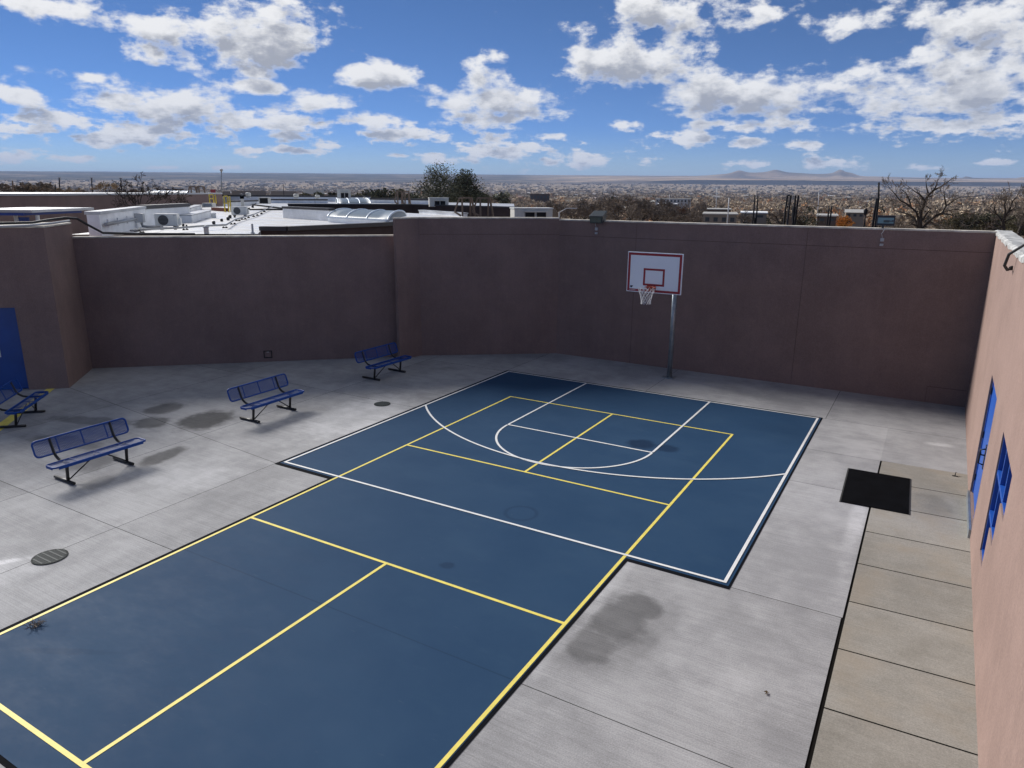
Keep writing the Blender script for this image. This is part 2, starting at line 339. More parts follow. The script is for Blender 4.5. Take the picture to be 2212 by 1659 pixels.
# ------------------------------------------------------------------ courtyard walls
def wall_run(name, pts, h, thick, material, label, capmat, caph=.05, reglets=(), vjoints=(), side=1):
    """stucco wall following base points; thickness goes to the outside"""
    o = empty(name, (pts[0][0], pts[0][1], 0)); tag(o, label, 'wall'); off = Vector((pts[0][0], pts[0][1]))
    P = [Vector(p) - off for p in pts]
    outs = []
    for i, p in enumerate(P):
        ds = [(P[j+1]-P[j]).normalized() for j in (i-1, i) if 0 <= j < len(P)-1]
        ns = [Vector((-d.y, d.x))*side for d in ds]; n = sum(ns, Vector((0, 0))); n /= max(.3, n.dot(ns[0])); outs.append(n)
    f = MB(); c = MB()
    for i in range(len(P)-1):
        a, b = P[i], P[i+1]; a2, b2 = a+outs[i]*thick, b+outs[i+1]*thick
        q = [a, b, b2, a2] if side > 0 else [b, a, a2, b2]
        d = (b-a).normalized(); L = (b-a).length; n = outs[i]
        # front face cut into panels with recessed joints
        f.prism(q, 0, h)
        k0, k1 = a-outs[i]*.025, b-outs[i+1]*.025; q = [k0, k1, b2, a2] if side > 0 else [k1, k0, a2, b2]
        c.prism(q, h+.002, h+caph)
    f.build('wall_body', material, o)
    cc = c.build('coping', capmat, o, bevel=.008)
    if reglets or vjoints:
        j = MB()
        for (x0, z0, x1, z1) in list(reglets)+list(vjoints):   # along first segment direction
            d = (P[-1]-P[0]).normalized(); nn = -Vector((-d.y, d.x))*side
            A = P[0]+d*x0 + nn*.001; B = P[0]+d*x1 + nn*.001
            j.bar((A.x, A.y, z0), (B.x, B.y, z1), .010 if z0 != z1 else .006, .006 if z0 != z1 else .011)
        j.build('control_joint', M['joint'], o)
    return o
M['grate'] = mat('grate_steel', (.060,.072,.075), .7, spec=.2)
M['joint'] = mat('wall_joint', (.085,.06,.057), .9)
M['coat'] = M['cap']
BW = 18.93
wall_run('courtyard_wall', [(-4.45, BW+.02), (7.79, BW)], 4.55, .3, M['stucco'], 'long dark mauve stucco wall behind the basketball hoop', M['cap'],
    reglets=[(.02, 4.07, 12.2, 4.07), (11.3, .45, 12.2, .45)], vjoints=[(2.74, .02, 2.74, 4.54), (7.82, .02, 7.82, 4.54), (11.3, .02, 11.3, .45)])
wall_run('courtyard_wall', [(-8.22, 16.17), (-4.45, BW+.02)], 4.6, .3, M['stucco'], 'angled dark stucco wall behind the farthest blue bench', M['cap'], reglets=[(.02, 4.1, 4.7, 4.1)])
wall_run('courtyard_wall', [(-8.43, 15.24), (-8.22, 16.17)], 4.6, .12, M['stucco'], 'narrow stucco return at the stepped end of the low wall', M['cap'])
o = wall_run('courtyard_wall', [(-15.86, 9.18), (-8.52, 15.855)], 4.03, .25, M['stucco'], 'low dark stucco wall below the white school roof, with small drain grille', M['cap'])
# left wing: column return plus the door wall
wing = empty('school_wing', (-15.86, 9.18, 0)); tag(wing, 'dark stucco school wing with blue door at the left edge', 'building')
w0 = Vector((-15.86, 9.18)); A = Vector((-14.15, 7.54))-w0; dW = Vector((-.733, -.680)); B = A+dW*7.5; Cc = Vector((0, 0)); nW = Vector((-.680, .733))
f = MB(); door0, door1 = 1.02, 2.45          # distances along the door wall from the corner
def wp(s, t=0.0): return A + dW*s + nW*t
f.prism([wp(door0), wp(door0, 2.37), Cc, A][::-1], 0, 4.45)
f.prism([wp(7.5), wp(7.5, 2.37), wp(door1, 2.37), wp(door1)][::-1], 0, 4.45)
f.prism([wp(door1), wp(door1, 2.37), wp(door0, 2.37), wp(door0)][::-1], 2.33, 4.45)
f.build('wall_body', M['stucco'], wing)
f = MB(); f.prism([wp(7.5, -.03)-nW*0, wp(7.5, 2.37), Cc-dW*.03, A-dW*.03-nW*.03][::-1], 4.452, 4.50); f.build('coping', M['cap'], wing, bevel=.01)
f = MB()
def dbox(mb, s0, s1, z0, z1, t0, t1): mb.prism([wp(s1, t0), wp(s0, t0), wp(s0, t1), wp(s1, t1)], z0, z1)
dbox(f, door0+.05, door1-.05, .02, .95, .10, .15); dbox(f, door0+.05, door0+.59, .95, 2.0, .10, .15); dbox(f, door1-.2, door1-.05, .95, 2.0, .10, .15); dbox(f, door0+.05, door1-.05, 2.0, 2.27, .10, .15)
dr = f.build('door', M['blueshade'], wing)
f = MB(); dbox(f, door0+.60, door1-.21, .96, 1.99, .12, .13); f.build('window_pane', M['doorglass'], dr)
f = MB(); dbox(f, door0+.585, door0+.605, .95, 2.0, .09, .10); dbox(f, door0+.605, door1-.2, .945, .965, .085, .10); dbox(f, door0+.605, door1-.21, 1.18, 1.195, .09, .10); f.build('window_frame', M['white'], dr)
f = MB(); dbox(f, door0+.004, door0+.05, .0, 2.32, .08, .2); dbox(f, door1-.05, door1-.004, .0, 2.32, .08, .2); dbox(f, door0+.05, door1-.05, 2.272, 2.325, .08, .2); f.build('door_frame', M['blueshade'], wing)
f = MB(); dbox(f, door0, door1, 0, 4.0, .2, 2.3); f.build('door_backing', M['pit'], wing)

# right wing: sunlit rose wall with door and stepped window.  wall plane x = 7.55 + .0127 y
right = empty('school_building', (7.55, 0, 0)); tag(right, 'sunlit rose stucco building with blue door and stepped blue window', 'building')
def rw(y, t=0.0): return Vector((.0127*y + t, y - .0127*t))
def rbox(mb, y0, y1, z0, z1, t0, t1): mb.prism([rw(y0, t0), rw(y0, t1), rw(y1, t1), rw(y1, t0)], z0, z1)
f = MB(); WT = 4.56; DY0, DY1, DZ0, DZ1 = 10.2, 12.02, .16, 2.40
cols = [(6.50, 7.10, 1.84), (7.10, 7.72, 1.25), (7.72, 8.32, .65)]; WZ = 2.41
rbox(f, -4.0, cols[0][0], 0, WT, 0, .4)
for y0, y1, z in cols: rbox(f, y0, y1, 0, z, 0, .4); rbox(f, y0, y1, WZ, WT, 0, .4)
rbox(f, cols[-1][1], DY0, 0, WT, 0, .4); rbox(f, DY0, DY1, DZ1, WT, 0, .4); rbox(f, DY0, DY1, 0, DZ0, .004, .4); rbox(f, DY1, 19.9, 0, WT, 0, .4)
bmesh.ops.remove_doubles(f.bm, verts=f.bm.verts, dist=.0005)
seen = {}; kill = []
for fc in f.bm.faces:
    k = tuple(sorted(v.index for v in fc.verts)) if False else tuple(sorted((round(v.co.x, 3), round(v.co.y, 3), round(v.co.z, 3)) for v in fc.verts))
    if k in seen: kill += [fc, seen[k]]
    seen[k] = fc
bmesh.ops.delete(f.bm, geom=list(set(kill)), context='FACES')
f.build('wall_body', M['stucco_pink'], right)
# lumpy white membrane over the parapet, grey roof behind
f = MB(); n = 90; rows = []
rr = random.Random(3)
for i in range(n+1):
    y = -4+23.9*i/n; e = rr.uniform(-.03, .03)
    rows.append([f.bm.verts.new((*rw(y, t), z)) for t, z in ((-.012, WT-.05+e), (-.018+e*.2, WT+.01+e*.3), (.04+e*.5, WT+.035+rr.uniform(-.01, .012)), (.20, WT+.03+rr.uniform(-.015, .015)), (.36, WT+.025+e*.3), (.42, WT-.30))])
for i in range(n):
    for k in range(5): f.bm.faces.new((rows[i][k], rows[i+1][k], rows[i+1][k+1], rows[i][k+1]))
f.build('membrane_coping', mat('patched_membrane', (.50,.50,.48), .6, vary=.35, vscale=4, bump=.5, bscale=9), right)
f = MB(); f.quad((*rw(-4, .4), 4.28), (*rw(-4, 14), 4.28), (*rw(21, 14), 4.28), (*rw(21, .4), 4.28)); f.build('roof', mat('grey_roof', (.22,.24,.27), .6, vary=.2), right)
# door
f = MB()
rbox(f, DY0+.003, DY0+.055, DZ0+.004, DZ1-.004, .035, .12); rbox(f, DY1-.055, DY1-.003, DZ0+.004, DZ1-.004, .035, .12); rbox(f, DY0+.055, DY1-.055, DZ1-.06, DZ1-.004, .035, .12)
rbox(f, DY0+.48, DY0+.53, DZ0+.004, DZ1-.06, .035, .12)
f.build('door_frame', M['bluedoor'], right)
f = MB(); rbox(f, DY0+.54, DY1-.06, DZ0+.02, DZ1-.065, .05, .10); dr = f.build('door', M['bluedoor'], right, bevel=.004)
f = MB(); rbox(f, DY0+.06, DY0+.475, DZ0+.02, DZ1-.065, .06, .10); f.build('side_panel', M['bluedoor'], right)
f = MB(); H0 = rw(DY0+.66, .05)
rbox(f, DY0+.60, DY0+.74, 1.02, 1.42, .03, .05)
f.tube([(*rw(DY0+.67, .03), 1.36), (*rw(DY0+.67, -.035), 1.34), (*rw(DY0+.67, -.035), 1.10), (*rw(DY0+.67, .03), 1.08)], .013, 8); f.tube([(*rw(DY0+.67, .03), 1.25), (*rw(DY0+.67, -.02), 1.25), (*rw(DY0+.80, -.02), 1.25)], .012, 8)
f.build('handle', M['blackpipe'], dr)
for z in (2.12, 1.30, .48):
    f = MB(); rbox(f, DY1-.085, DY1-.045, z-.06, z+.06, .022, .036); f.build('hinge', M['blackpipe'], dr)
f = MB(); rbox(f, DY0-.02, DY1+.06, .006, DZ0-.004, -.035, .0); f.build('threshold', M['galv'], right)
# stepped window
wf = MB(); pane = []
for i, (y0, y1, z) in enumerate(cols):
    zz = [2.41, 1.84, 1.25, .65][:i+2]
    for k in range(len(zz)-1):
        pane.append((y0, y1, zz[k+1], zz[k]))
for (y0, y1, z0, z1) in pane:
    for a in ((y0+.003, y0+.028, z0+.003, z1-.003), (y1-.028, y1-.003, z0+.003, z1-.003), (y0+.028, y1-.028, z0+.003, z0+.03), (y0+.028, y1-.028, z1-.03, z1-.003)): rbox(wf, *a, .02, .10)
wn = wf.build('window', M['bluedoor'], right)
for (y0, y1, z0, z1) in pane:
    g = MB(); rbox(g, y0+.028, y1-.028, z0+.03, z1-.03, .07, .078); g.build('pane', M['glass'], wn)
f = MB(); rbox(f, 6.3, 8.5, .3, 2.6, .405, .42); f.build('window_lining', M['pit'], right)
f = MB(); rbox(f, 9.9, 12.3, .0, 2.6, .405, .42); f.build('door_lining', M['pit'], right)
# overflow pipe that curls over the parapet
o = empty('gooseneck_pipe', (7.70, 11.6, 4.2)); tag(o, 'dark curved pipe end curling over the rose wall parapet', 'pipe')
f = MB(); f.tube([(.55, -.9, .50), (.3, -.6, .56), (.05, -.35, .52), (-.12, -.12, .34), (-.14, .06, .14), (-.08, .2, .06), (-.02, .3, .08)], .024, 8); f.build('pipe_bend', M['cable'], o)
f = MB(); f.tube([(-.03, .29, .08), (.0, .33, .09)], .036, 10); f.build('pipe_cap', M['blackpipe'], o)

# ------------------------------------------------------------------ benches
def bench_proto():
    o = empty('park_bench', (0, 0, 0))
    def lattice(mb, fn, L, Wd, cell=.034, ch=.058, th=.009):
        nx = int(L/ch); ny = int(Wd/cell)
        sx, sy = L/nx, Wd/ny
        for i in range(nx):
            for j in range(ny):
                for (a, b) in (((i, j+.5), (i+.5, j+1)), ((i+.5, j+1), (i+1, j+.5)), ((i+1, j+.5), (i+.5, j)), ((i+.5, j), (i, j+.5))):
                    p, q_ = fn(a[0]*sx-L/2, a[1]*sy), fn(b[0]*sx-L/2, b[1]*sy); n = fn.n
                    d = (q_-p).normalized(); w = d.cross(n)*th/2
                    mb.quad(p-w, q_-w, q_+w, p+w)
        return mb
    L = 1.83
    class F:                                   # maps (along, across) to space
        def __init__(s, o_, ax, ay): s.o, s.ax, s.ay = Vector(o_), Vector(ax), Vector(ay); s.n = s.ax.cross(s.ay).normalized()
        def __call__(s, a, b): return s.o + s.ax*a + s.ay*b
    def framed(name, F_, Wd):
        mb = MB(); lattice(mb, F_, L-.05, Wd-.05 if False else Wd)
        # rolled rim with rounded corners
        r = .07; pts = []
        for (cx, cy, a0) in ((L/2-r, r, -90), (L/2-r, Wd-r, 0), (-L/2+r, Wd-r, 90), (-L/2+r, r, 180)):
            for k in range(5): a = rad(a0+k*22.5); pts.append(F_(cx+r*math.cos(a), cy+r*math.sin(a)))
        n = len(pts); pts2 = pts+[pts[0], pts[1]]
        mb.tube(pts2, .019, 8, cap=False)
        for x in (-L/2+.44, 0, L/2-.44): mb.bar(F_(x, .01)+F_.n*-.008, F_(x, Wd-.01)+F_.n*-.008, .022 if x == 0 else .02, .01, upv=F_.n)
        return mb
    sF = F((.07, 0, .455), (0, 1, 0), (1, 0, 0)); sb = framed('seat', sF, .30)
    # seat has a turned-down front and back edge
    for x in (.07-.012, .37+.012):
        sb.box((x, 0, .435), (.012, L-.16, .045))
    for y in (-L/2-.006, L/2+.006): sb.box((.22, y, .437), (.20, .012, .04))
    sb.build('seat', M['bluemesh'], o)
    tn = Vector((-.10, 0, .30)).normalized(); bF = F((-.215, 0, .54), (0, 1, 0), tn); framed('backrest', bF, .31).build('backrest', M['bluemesh'], o)
    for y in (-.59, .59):
        f = MB(); f.tube([(-.335, y, .036), (.335, y, .036)], .030, 12); f.build('foot', M['blackpipe'], o)
        f = MB(); f.tube([(.13, y, .06), (.18, y, .435)], .030, 10); f.tube([(.34, y, .425), (.10, y, .425), (.0, y, .43), (-.10, y, .455), (-.17, y, .50), (-.225, y, .56), (-.325, y, .845)], .027, 10); f.build('leg', M['blackpipe'], o)
        f = MB(); f.tube([(.15, y*.97, .075), (.22, y*.12, .428)], .013, 6); f.build('brace', M['blackpipe'], o)
    return o
bench = bench_proto()
G = 'blue mesh benches in the courtyard'
blab = ['blue mesh bench with wet patches around it, second nearest the left edge', 'blue mesh bench in the middle of the row, left of the drain', 'blue mesh bench farthest away, near the angled wall', 'blue mesh bench turned by the blue door, cut by the left edge']
for i, (x, y, a) in enumerate([(-7.36, 4.37, 0), (-7.38, 8.77, rad(1)), (-7.53, 13.38, rad(-1)), (-12.15, 5.30, rad(44))]):
    o = bench if i == 0 else copy_tree(bench)
    o.location = (x, y, 0); o.rotation_euler = (0, 0, a); tag(o, blab[i], 'bench', G)

# ------------------------------------------------------------------ basketball hoop
hp = empty('basketball_hoop', (0.03, 17.78, 0)); tag(hp, 'basketball hoop with white backboard, orange rim and net on a steel pole', 'basketball hoop')
BY = 15.52-17.78; bx = .12; bw, bh, bz = 1.52, 1.07, 2.87
f = MB(); f.tube([(0, 0, 0), (0, 0, 3.3)], .072, 20); f.build('pole', M['galv'], hp)
f = MB(); f.box((0, 0, .012), (.34, .34, .024)); f.build('base_plate', M['galv'], hp, bevel=.004)
f = MB(); f.tube([(0, 0, 3.2), (bx*.5, BY*.5, 3.32), (bx, BY+.1, 3.35)], .055, 12); f.tube([(0, 0, 2.75), (bx, BY+.1, 3.1)], .04, 10)
f.box((bx, BY+.06, 3.3), (.6, .05, .5)); f.build('arm', M['galv'], hp)
f = MB(); f.box((bx, BY, bz+bh/2), (bw, .05, bh)); bb = f.build('backboard', M['board'], hp, bevel=.006)
f = MB(); y_ = BY-.0275
def fr(x0, z0, x1, z1, w):
    for (cx, cz, dx, dz) in (((x0+x1)/2, z0+w/2, x1-x0, w), ((x0+x1)/2, z1-w/2, x1-x0, w), (x0+w/2, (z0+z1)/2, w, z1-z0-2*w), (x1-w/2, (z0+z1)/2, w, z1-z0-2*w)): f.box((cx, y_, cz), (dx, .004, dz))
fr(bx-bw/2+.022, bz+.022, bx+bw/2-.022, bz+bh-.022, .062); fr(bx-.295, bz+.19, bx+.295, bz+.19+.46, .052); f.build('border_stripe', M['boardred'], bb)
f = MB(); f.poly([(bx-bw/2+.10, y_-.001, bz+.135), (bx-bw/2+.13, y_-.001, bz+.105), (bx-bw/2+.165, y_-.001, bz+.125), (bx-bw/2+.185, y_-.001, bz+.165), (bx-bw/2+.11, y_-.001, bz+.17)])
f.build('emblem', M['dark'], bb)
f = MB()
for k, w in enumerate((.05, .012, .04, .03, .05, .015)): f.box((bx-bw/2+.10+k*.03, y_-.002, bz+.055), (.0305, .003, .006+w*.16))
f.build('maker_lettering', M['boardedge'], bb)
RC = Vector((bx-.05, BY-.40, 3.05))
f = MB(); rp = [RC+Vector((.228*math.cos(t), .228*math.sin(t), 0)) for t in [2*math.pi*k/32 for k in range(9)]]; f.tube(rp, .018, 8, cap=False)
f.bar((RC.x-.1, BY-.03, 3.02), (RC.x-.12, RC.y+.19, 3.035), .02, .03); f.bar((RC.x+.1, BY-.03, 3.02), (RC.x+.12, RC.y+.19, 3.035), .02, .03); f.box((RC.x, BY-.036, 3.0), (.24, .015, .14)); f.box((RC.x, BY-.12, 3.045), (.22, .17, .012))
rim = f.build('rim', M['orange'], hp)
f = MB(); nl = 12; lev = [(.222, 0), (.20, -.08), (.172, -.155), (.150, -.225), (.135, -.295), (.128, -.36), (.135, -.42)]
for k in range(nl):
    for s in (1, -1):
        p = [RC + Vector((r*math.cos(2*math.pi*(k+s*.5*i)/nl), r*math.sin(2*math.pi*(k+s*.5*i)/nl), z-.01)) for i, (r, z) in enumerate(lev)]
        f.tube(p, .006, 4, cap=False)
f.build('net', M['net'], rim)

# ------------------------------------------------------------------ small courtyard things
o = empty('rubber_mat', (6.195, 11.58, .006), rad(1.5)); tag(o, 'black rubber mat lying across the joint near the blue door', 'mat')
f = MB(); f.box((0, 0, .008), (1.10, 1.86, .012)); f.build('mat_field', M['rubber'], o, bevel=.004)
M['matedge'] = mat('mat_edge', (.05,.05,.05), .7)
for x in (-.563, .563): f = MB(); f.box((x, 0, .004), (.024, 1.88, .006)); f.build('bevelled_edge', M['matedge'], o)
def drain(x, y, r, a, label):
    o = empty('floor_drain', (x, y, 0), a); tag(o, label, 'drain', 'round floor drains')
    f = MB(); f.disc((0, 0, .0035), r, 40); f.build('drain_well', M['pit'], o)
    f = MB(); f.lathe([(r*.90, .004), (r*.90, .012), (r, .012), (r+.004, .004)], 40); fr_ = MB()
    fr_.disc((0, 0, .013), r*1.0, 40, r*.89); f.bm.free(); fr_.build('drain_ring', M['iron'], o)
    g = MB(); n = 17
    for k in range(n):
        x_ = -r*.88+2*r*.88*(k+.5)/n; h = math.sqrt(max(0, (r*.9)**2-x_*x_)); g.bar((x_, -h, .010), (x_, h, .010), .012, .006)
    for k in range(5):
        y_ = -r*.72+k*r*.36; h = math.sqrt(max(0, (r*.9)**2-y_*y_)); g.bar((-h, y_, .013), (h, y_, .013), .022, .006)
    g.build('grate', M['grate'], o)
drain(-4.545, 2.05, .245, rad(0), 'round iron floor drain grate nearest the camera on the left')
drain(-5.57, 10.99, .215, rad(10), 'round iron floor drain grate beyond the middle bench')
# yellow edging by the left door
f = MB(); a = on(118, 838); p = [on(112, 838), on(118, 838), on(38, 900), on(-60, 985), on(-90, 985), on(18, 905)]
f.poly([(q_.x, q_.y, .004) for q_ in (on(104, 838), on(-120, 1000), on(-92, 1004), on(120, 838))]); tag(f.build('yellow_edge_stripe', M['yellow']), kind='structure')
# drain grille in the low wall
gp = on(583, 776, .0); dL = Vector((7.06, 6.42)).normalized()
s = (Vector((gp.x, gp.y))-Vector((-15.86, 9.18))).dot(dL); gl = Vector((-15.86, 9.18))+dL*s
o = empty('wall_outlet', (gl.x, gl.y, .25), math.atan2(dL.y, dL.x)); tag(o, 'small dark framed outlet low on the left wall', 'outlet')
f = MB()
for (x, z, dx, dz) in ((0, -.11, .26, .025), (0, .11, .26, .025), (-.118, 0, .025, .20), (.118, 0, .025, .20)): f.box((x, -.012, z), (dx, .02, dz))
f.build('outlet_frame', M['blackpipe'], o)
f = MB(); f.box((0, -.004, 0), (.2, .006, .19)); f.build('outlet_plate', M['stucco'], o)
f = MB(); f.box((0, -.011, .075), (.08, .006, .02)); f.build('outlet_tab', M['boxgrey'], o)
# door stop, dry leaf, weed
o = empty('door_stop', (7.50, 13.22, .006)); tag(o, 'small black metal door stop standing on the walkway joint', 'door stop')
f = MB(); f.box((0, -.05, .008), (.10, .02, .014)); f.tube([(0, -.05, .015), (0, 0, .05), (.015, .05, .055)], .009, 6); f.build('stop_bracket', M['blackpipe'], o)
f = MB(); c = Vector((5.57, 4.56, .012)); f.quad(c+Vector((-.03, 0, 0)), c+Vector((0, -.018, .012)), c+Vector((.032, .006, .0)), c+Vector((0, .022, .01))); f.quad(c+Vector((-.004, -.04, 0)), c+Vector((.014, -.03, .012)), c+Vector((.018, .004, .006)), c+Vector((0, 0, .0)))
o = f.build('dry_leaf', M['leafdry']); tag(o, 'single curled dry leaf on the concrete right of the court', 'leaf')
f = MB(); rr = random.Random(5)
for k in range(34):
    a = rr.uniform(0, 6.28); b = Vector((-2.83+rr.uniform(-.05, .05), .98+rr.uniform(-.06, .06), .012)); e = b+Vector((math.cos(a)*rr.uniform(.03, .10), math.sin(a)*rr.uniform(.03, .10), rr.uniform(.01, .07)))
    f.tube([b, (b+e)/2+Vector((0, 0, .02)), e], .0035, 3, cap=False)
o = f.build('twig_clump', M['twig']); tag(o, 'small clump of dry twigs on the yellow sideline', 'twigs')
# floodlights on the back wall
def flood(x, label, tilt):
    o = empty('floodlight', (x, BW+.06, 4.60)); tag(o, label, 'floodlight', 'floodlights on the back wall'); return o
o = flood(-3.03, 'boxy dark bronze floodlight on the back wall, pointing down into the court', 0)
f = MB(); v = [f.bm.verts.new(p) for p in ((-.25,-.30,-.12),(.25,-.30,-.12),(.29,-.32,.16),(-.29,-.32,.16),(-.25,.10,-.02),(.25,.10,-.02),(.27,.12,.36),(-.27,.12,.36))]
for q_ in ((0,1,2,3),(5,4,7,6),(4,0,3,7),(1,5,6,2),(3,2,6,7),(4,5,1,0)): f.bm.faces.new([v[i] for i in q_])
bmesh.ops.scale(f.bm, vec=(.84, .84, .84), verts=f.bm.verts[:]); f.build('lamp_housing', M['bronze'], o, bevel=.012)
f = MB(); f.quad((-.176,-.270,-.067),(.176,-.270,-.067),(.197,-.279,.10),(-.197,-.279,.10)); f.build('lamp_glass', mat('dark_lamp_glass', (.05,.085,.08), .2), o)
f = MB(); f.tube([(0, 0, -.05), (0, 0, .05)], .03, 8); f.build('mounting_arm', M['bronze'], o)
o = flood(5.28, 'flat floodlight on the back wall with its pale lens facing the camera', 0)
f = MB(); f.box((0, 0, .20), (.44, .10, .27)); f.build('lamp_housing', mat('dark_blue_housing', (.012,.018,.03), .4), o, bevel=.01)
f = MB(); f.box((0, -.054, .20), (.38, .008, .15)); f.build('lamp_glass', M['lens'], o)
f = MB(); f.box((.02, -.062, .18), (.14, .008, .06)); f.box((.12, -.062, .185), (.12, .007, .025)); f.box((.17, -.062, .195), (.03, .008, .05)); f.build('lamp_bulb', M['lensdark'], o)
f = MB(); f.tube([(-.05, -.02, .07), (-.05, -.02, -.02)], .025, 8); f.build('mounting_arm', M['bronze'], o)
for x, z, lab in ((-3.08, 4.26, 'small grey junction box below the bronze floodlight'), (5.26, 4.24, 'small grey junction box with cable below the pale floodlight')):
    o = empty('junction_box', (x, BW-.02, z)); tag(o, lab, 'junction box', 'junction boxes on the back wall')
    f = MB(); f.box((0, 0, .06), (.09, .05, .09)); f.build('box_body', M['boxgrey'], o, bevel=.006); f = MB(); f.box((0, 0, -.075), (.09, .045, .06)); f.build('outlet_cover', M['boxgrey'], o, bevel=.006)
    f = MB(); f.tube([(-.0, -.01, .10), (-.03, -.04, .22), (.02, -.03, .32), (.03, .02, .36)], .009, 6); f.build('cable', M['boxgrey'], o)

# ------------------------------------------------------------------ the school roof beyond the low wall
RZ = 4.0
def rp(u, v, z=None): return on(u, v, RZ if z is None else z)
def hz(p, u, v):                           # height seen at (u, v) at the distance of p
    return pt(u, v, math.hypot(p.x-CX, p.y-CY)).z
def px(p): return (p-CAM).dot(fwd)/FPX     # metres per unit of the survey at p
roof_b = empty('school_building', (*rp(500, 500).xy, 0)); tag(roof_b, 'flat roofed school building with glossy white membrane roof and brown fascia', 'building')
O = roof_b.location.copy()
def L2(p): return (p.x-O.x, p.y-O.y)
rpoly = [rp(*p) for p in ((152,506.5),(557,505),(563,498),(619,498.5),(857,487),(905,481),(985,476),(1000,466),(800,456),(715,463),(612,471),(612,448),(604,440),(432,440),(418,476),(318,488))]
def roof_mat():
    m = bpy.data.materials.new('wet_white_membrane'); m.use_nodes = True; T = NT(m.node_tree); b = m.node_tree.nodes['Principled BSDF']
    pos = T.new('ShaderNodeNewGeometry').outputs['Position']
    n = T.noise(T.mapping(pos, (.16, 1.1, 1), rot=(0, 0, .55)), 1.0, 7, .7, .3); n2 = T.noise(pos, 1.8, 5, .7)
    c = T.mix(T.ss(n, .38, .62), (.42,.41,.39), (.88,.89,.90)); c = T.mix(T.ss(n2, .55, .75, 0, .5), c, (.12,.105,.09))
    T.put(b.inputs['Base Color'], c); T.put(b.inputs['Roughness'], T.ss(n, .4, .62, .55, .22)); return m
f = MB(); q_ = [L2(p) for p in rpoly]
f.poly([(x, y, RZ) for x, y in q_]); 
bmesh.ops.triangulate(f.bm, faces=f.bm.faces[:]); f.build('roof', roof_mat(), roof_b)
def pwall(name, a, b, z0, z1, th, material, parent, cap=None, capw=.06, caph=.08):
    """upright wall between two ground points (thickness away from the camera)"""
    a, b = Vector((a.x, a.y)), Vector((b.x, b.y)); n = Vector((-(b-a).y, (b-a).x)).normalized()
    if n.dot(Vector((a.x-CX, a.y-CY))) < 0: n = -n
    o2 = Vector((O.x, O.y)) if parent is roof_b else Vector((parent.location.x, parent.location.y))
    A, B, A2, B2 = a-o2, b-o2, a+n*th-o2, b+n*th-o2
    ccw = (B-A).cross(B2-A) > 0
    q = [A, B, B2, A2] if ccw else [A, A2, B2, B]
    f = MB(); f.prism(q, z0, z1); o = f.build(name, material, parent)
    if cap:
        e = (B-A).normalized()*.02
        k = [A-n*capw-e, B-n*capw+e, B2+n*capw+e, A2+n*capw-e]; k = k if ccw else [k[0], k[3], k[2], k[1]]
        f = MB(); f.prism(k, z1+.003, z1+caph); f.build('coping', cap, o)
    return o
# brown fascia at the near edge of the roof, and the gap wall below it
a, b, c = rp(563, 498), rp(619, 498.5), rp(857, 487); a0 = rp(557, 505)
for p0, p1 in ((a, b), (b, c), (c, rp(905, 481))): pwall('fascia', p0, p1, 0, RZ-.004, .12, M['brown'], roof_b, M['trim'], .10, .16)
# white parapets
A0 = rp(318, 488); A1 = rp(278, 498); dA = (A1-A0).normalized(); A2 = A0 + dA*7.6
zA = hz(A0, 316, 451)
pwall('parapet', A2, A0, RZ-.1, zA, .35, M['parapet'], roof_b, M['roofwhite'], .05, .10)
B1 = rp(413, 477); pwall('parapet', A0+(B1-A0).normalized()*.03, B1, RZ-.1, zA-.02, .35, M['parapet'], roof_b, M['trim'], .04, .16)
pwall('parapet', rp(415, 481), rp(457, 468), RZ+.002, RZ+.30, .55, M['parapet'], roof_b, M['roofwhite'], .03, .06)
pwall('parapet', rp(412, 460), rp(437, 452), RZ+.002, RZ+.28, .5, M['parapet'], roof_b, M['roofwhite'], .03, .06)
E0, E1 = rp(612, 471), rp(712, 477.5); pwall('parapet', E0, E1, RZ-.1, hz(E0, 610, 450.5), .3, M['parapet'], roof_b, M['trim'], .04, .12)
G0, G1 = rp(580, 441.5), rp(708, 442); pwall('parapet', G0, G1, RZ-.1, hz(G0, 580, 432.5), .3, M['parapet'], roof_b, M['trim'], .05, .14)
pwall('parapet', rp(500, 446), rp(560, 443), RZ-.1, hz(rp(500, 446), 500, 437), .3, M['parapet'], roof_b, M['trim'], .05, .14)
# second roof with dark brown outer wall
r2 = empty('school_building', (*pt(850, 443, 58).xy, 0)); tag(r2, 'farther flat roofed school block with long brown outer wall', 'building')
zF = hz(pt(740, 443, 58), 740, 443)
F0, F1, F2 = pt(622, 444, 58), pt(890, 443, 58), pt(1116, 445, 50)
pwall('wall_body', F0, F1, 0, zF, .3, M['brown'], r2, M['trim'], .06, .10); pwall('wall_body', F1, F2, 0, zF, .3, M['brown'], r2, M['trim'], .06, .10)
f = MB(); o2 = r2.location
q_ = [pt(622, 443, 58.4), pt(890, 443, 58.4), pt(1114, 443, 50.4), pt(1110, 440, 84), pt(880, 440, 96), pt(520, 440, 96), pt(520, 440, 84)]
f.poly([(p.x-o2.x, p.y-o2.y, zF-.25) for p in q_]); f.build('roof', M['roofwhite'], r2)
pwall('parapet', pt(470, 428, 96), pt(800, 430, 92), 0, hz(pt(600, 424, 92), 600, 425.5), .3, M['parapet'], r2, M['trim'], .05, .2)
pwall('parapet', pt(800, 431, 84), pt(935, 435, 78), 0, hz(pt(850, 433, 80), 850, 432.5), .3, M['parapet'], r2, M['trim'], .05, .2)
pwall('parapet', pt(905, 452, 50), pt(1000, 463, 43.5), 0, hz(pt(1000, 462, 43.5), 1000, 462.5), .3, M['parapet'], r2, M['roofwhite'], .05, .08)
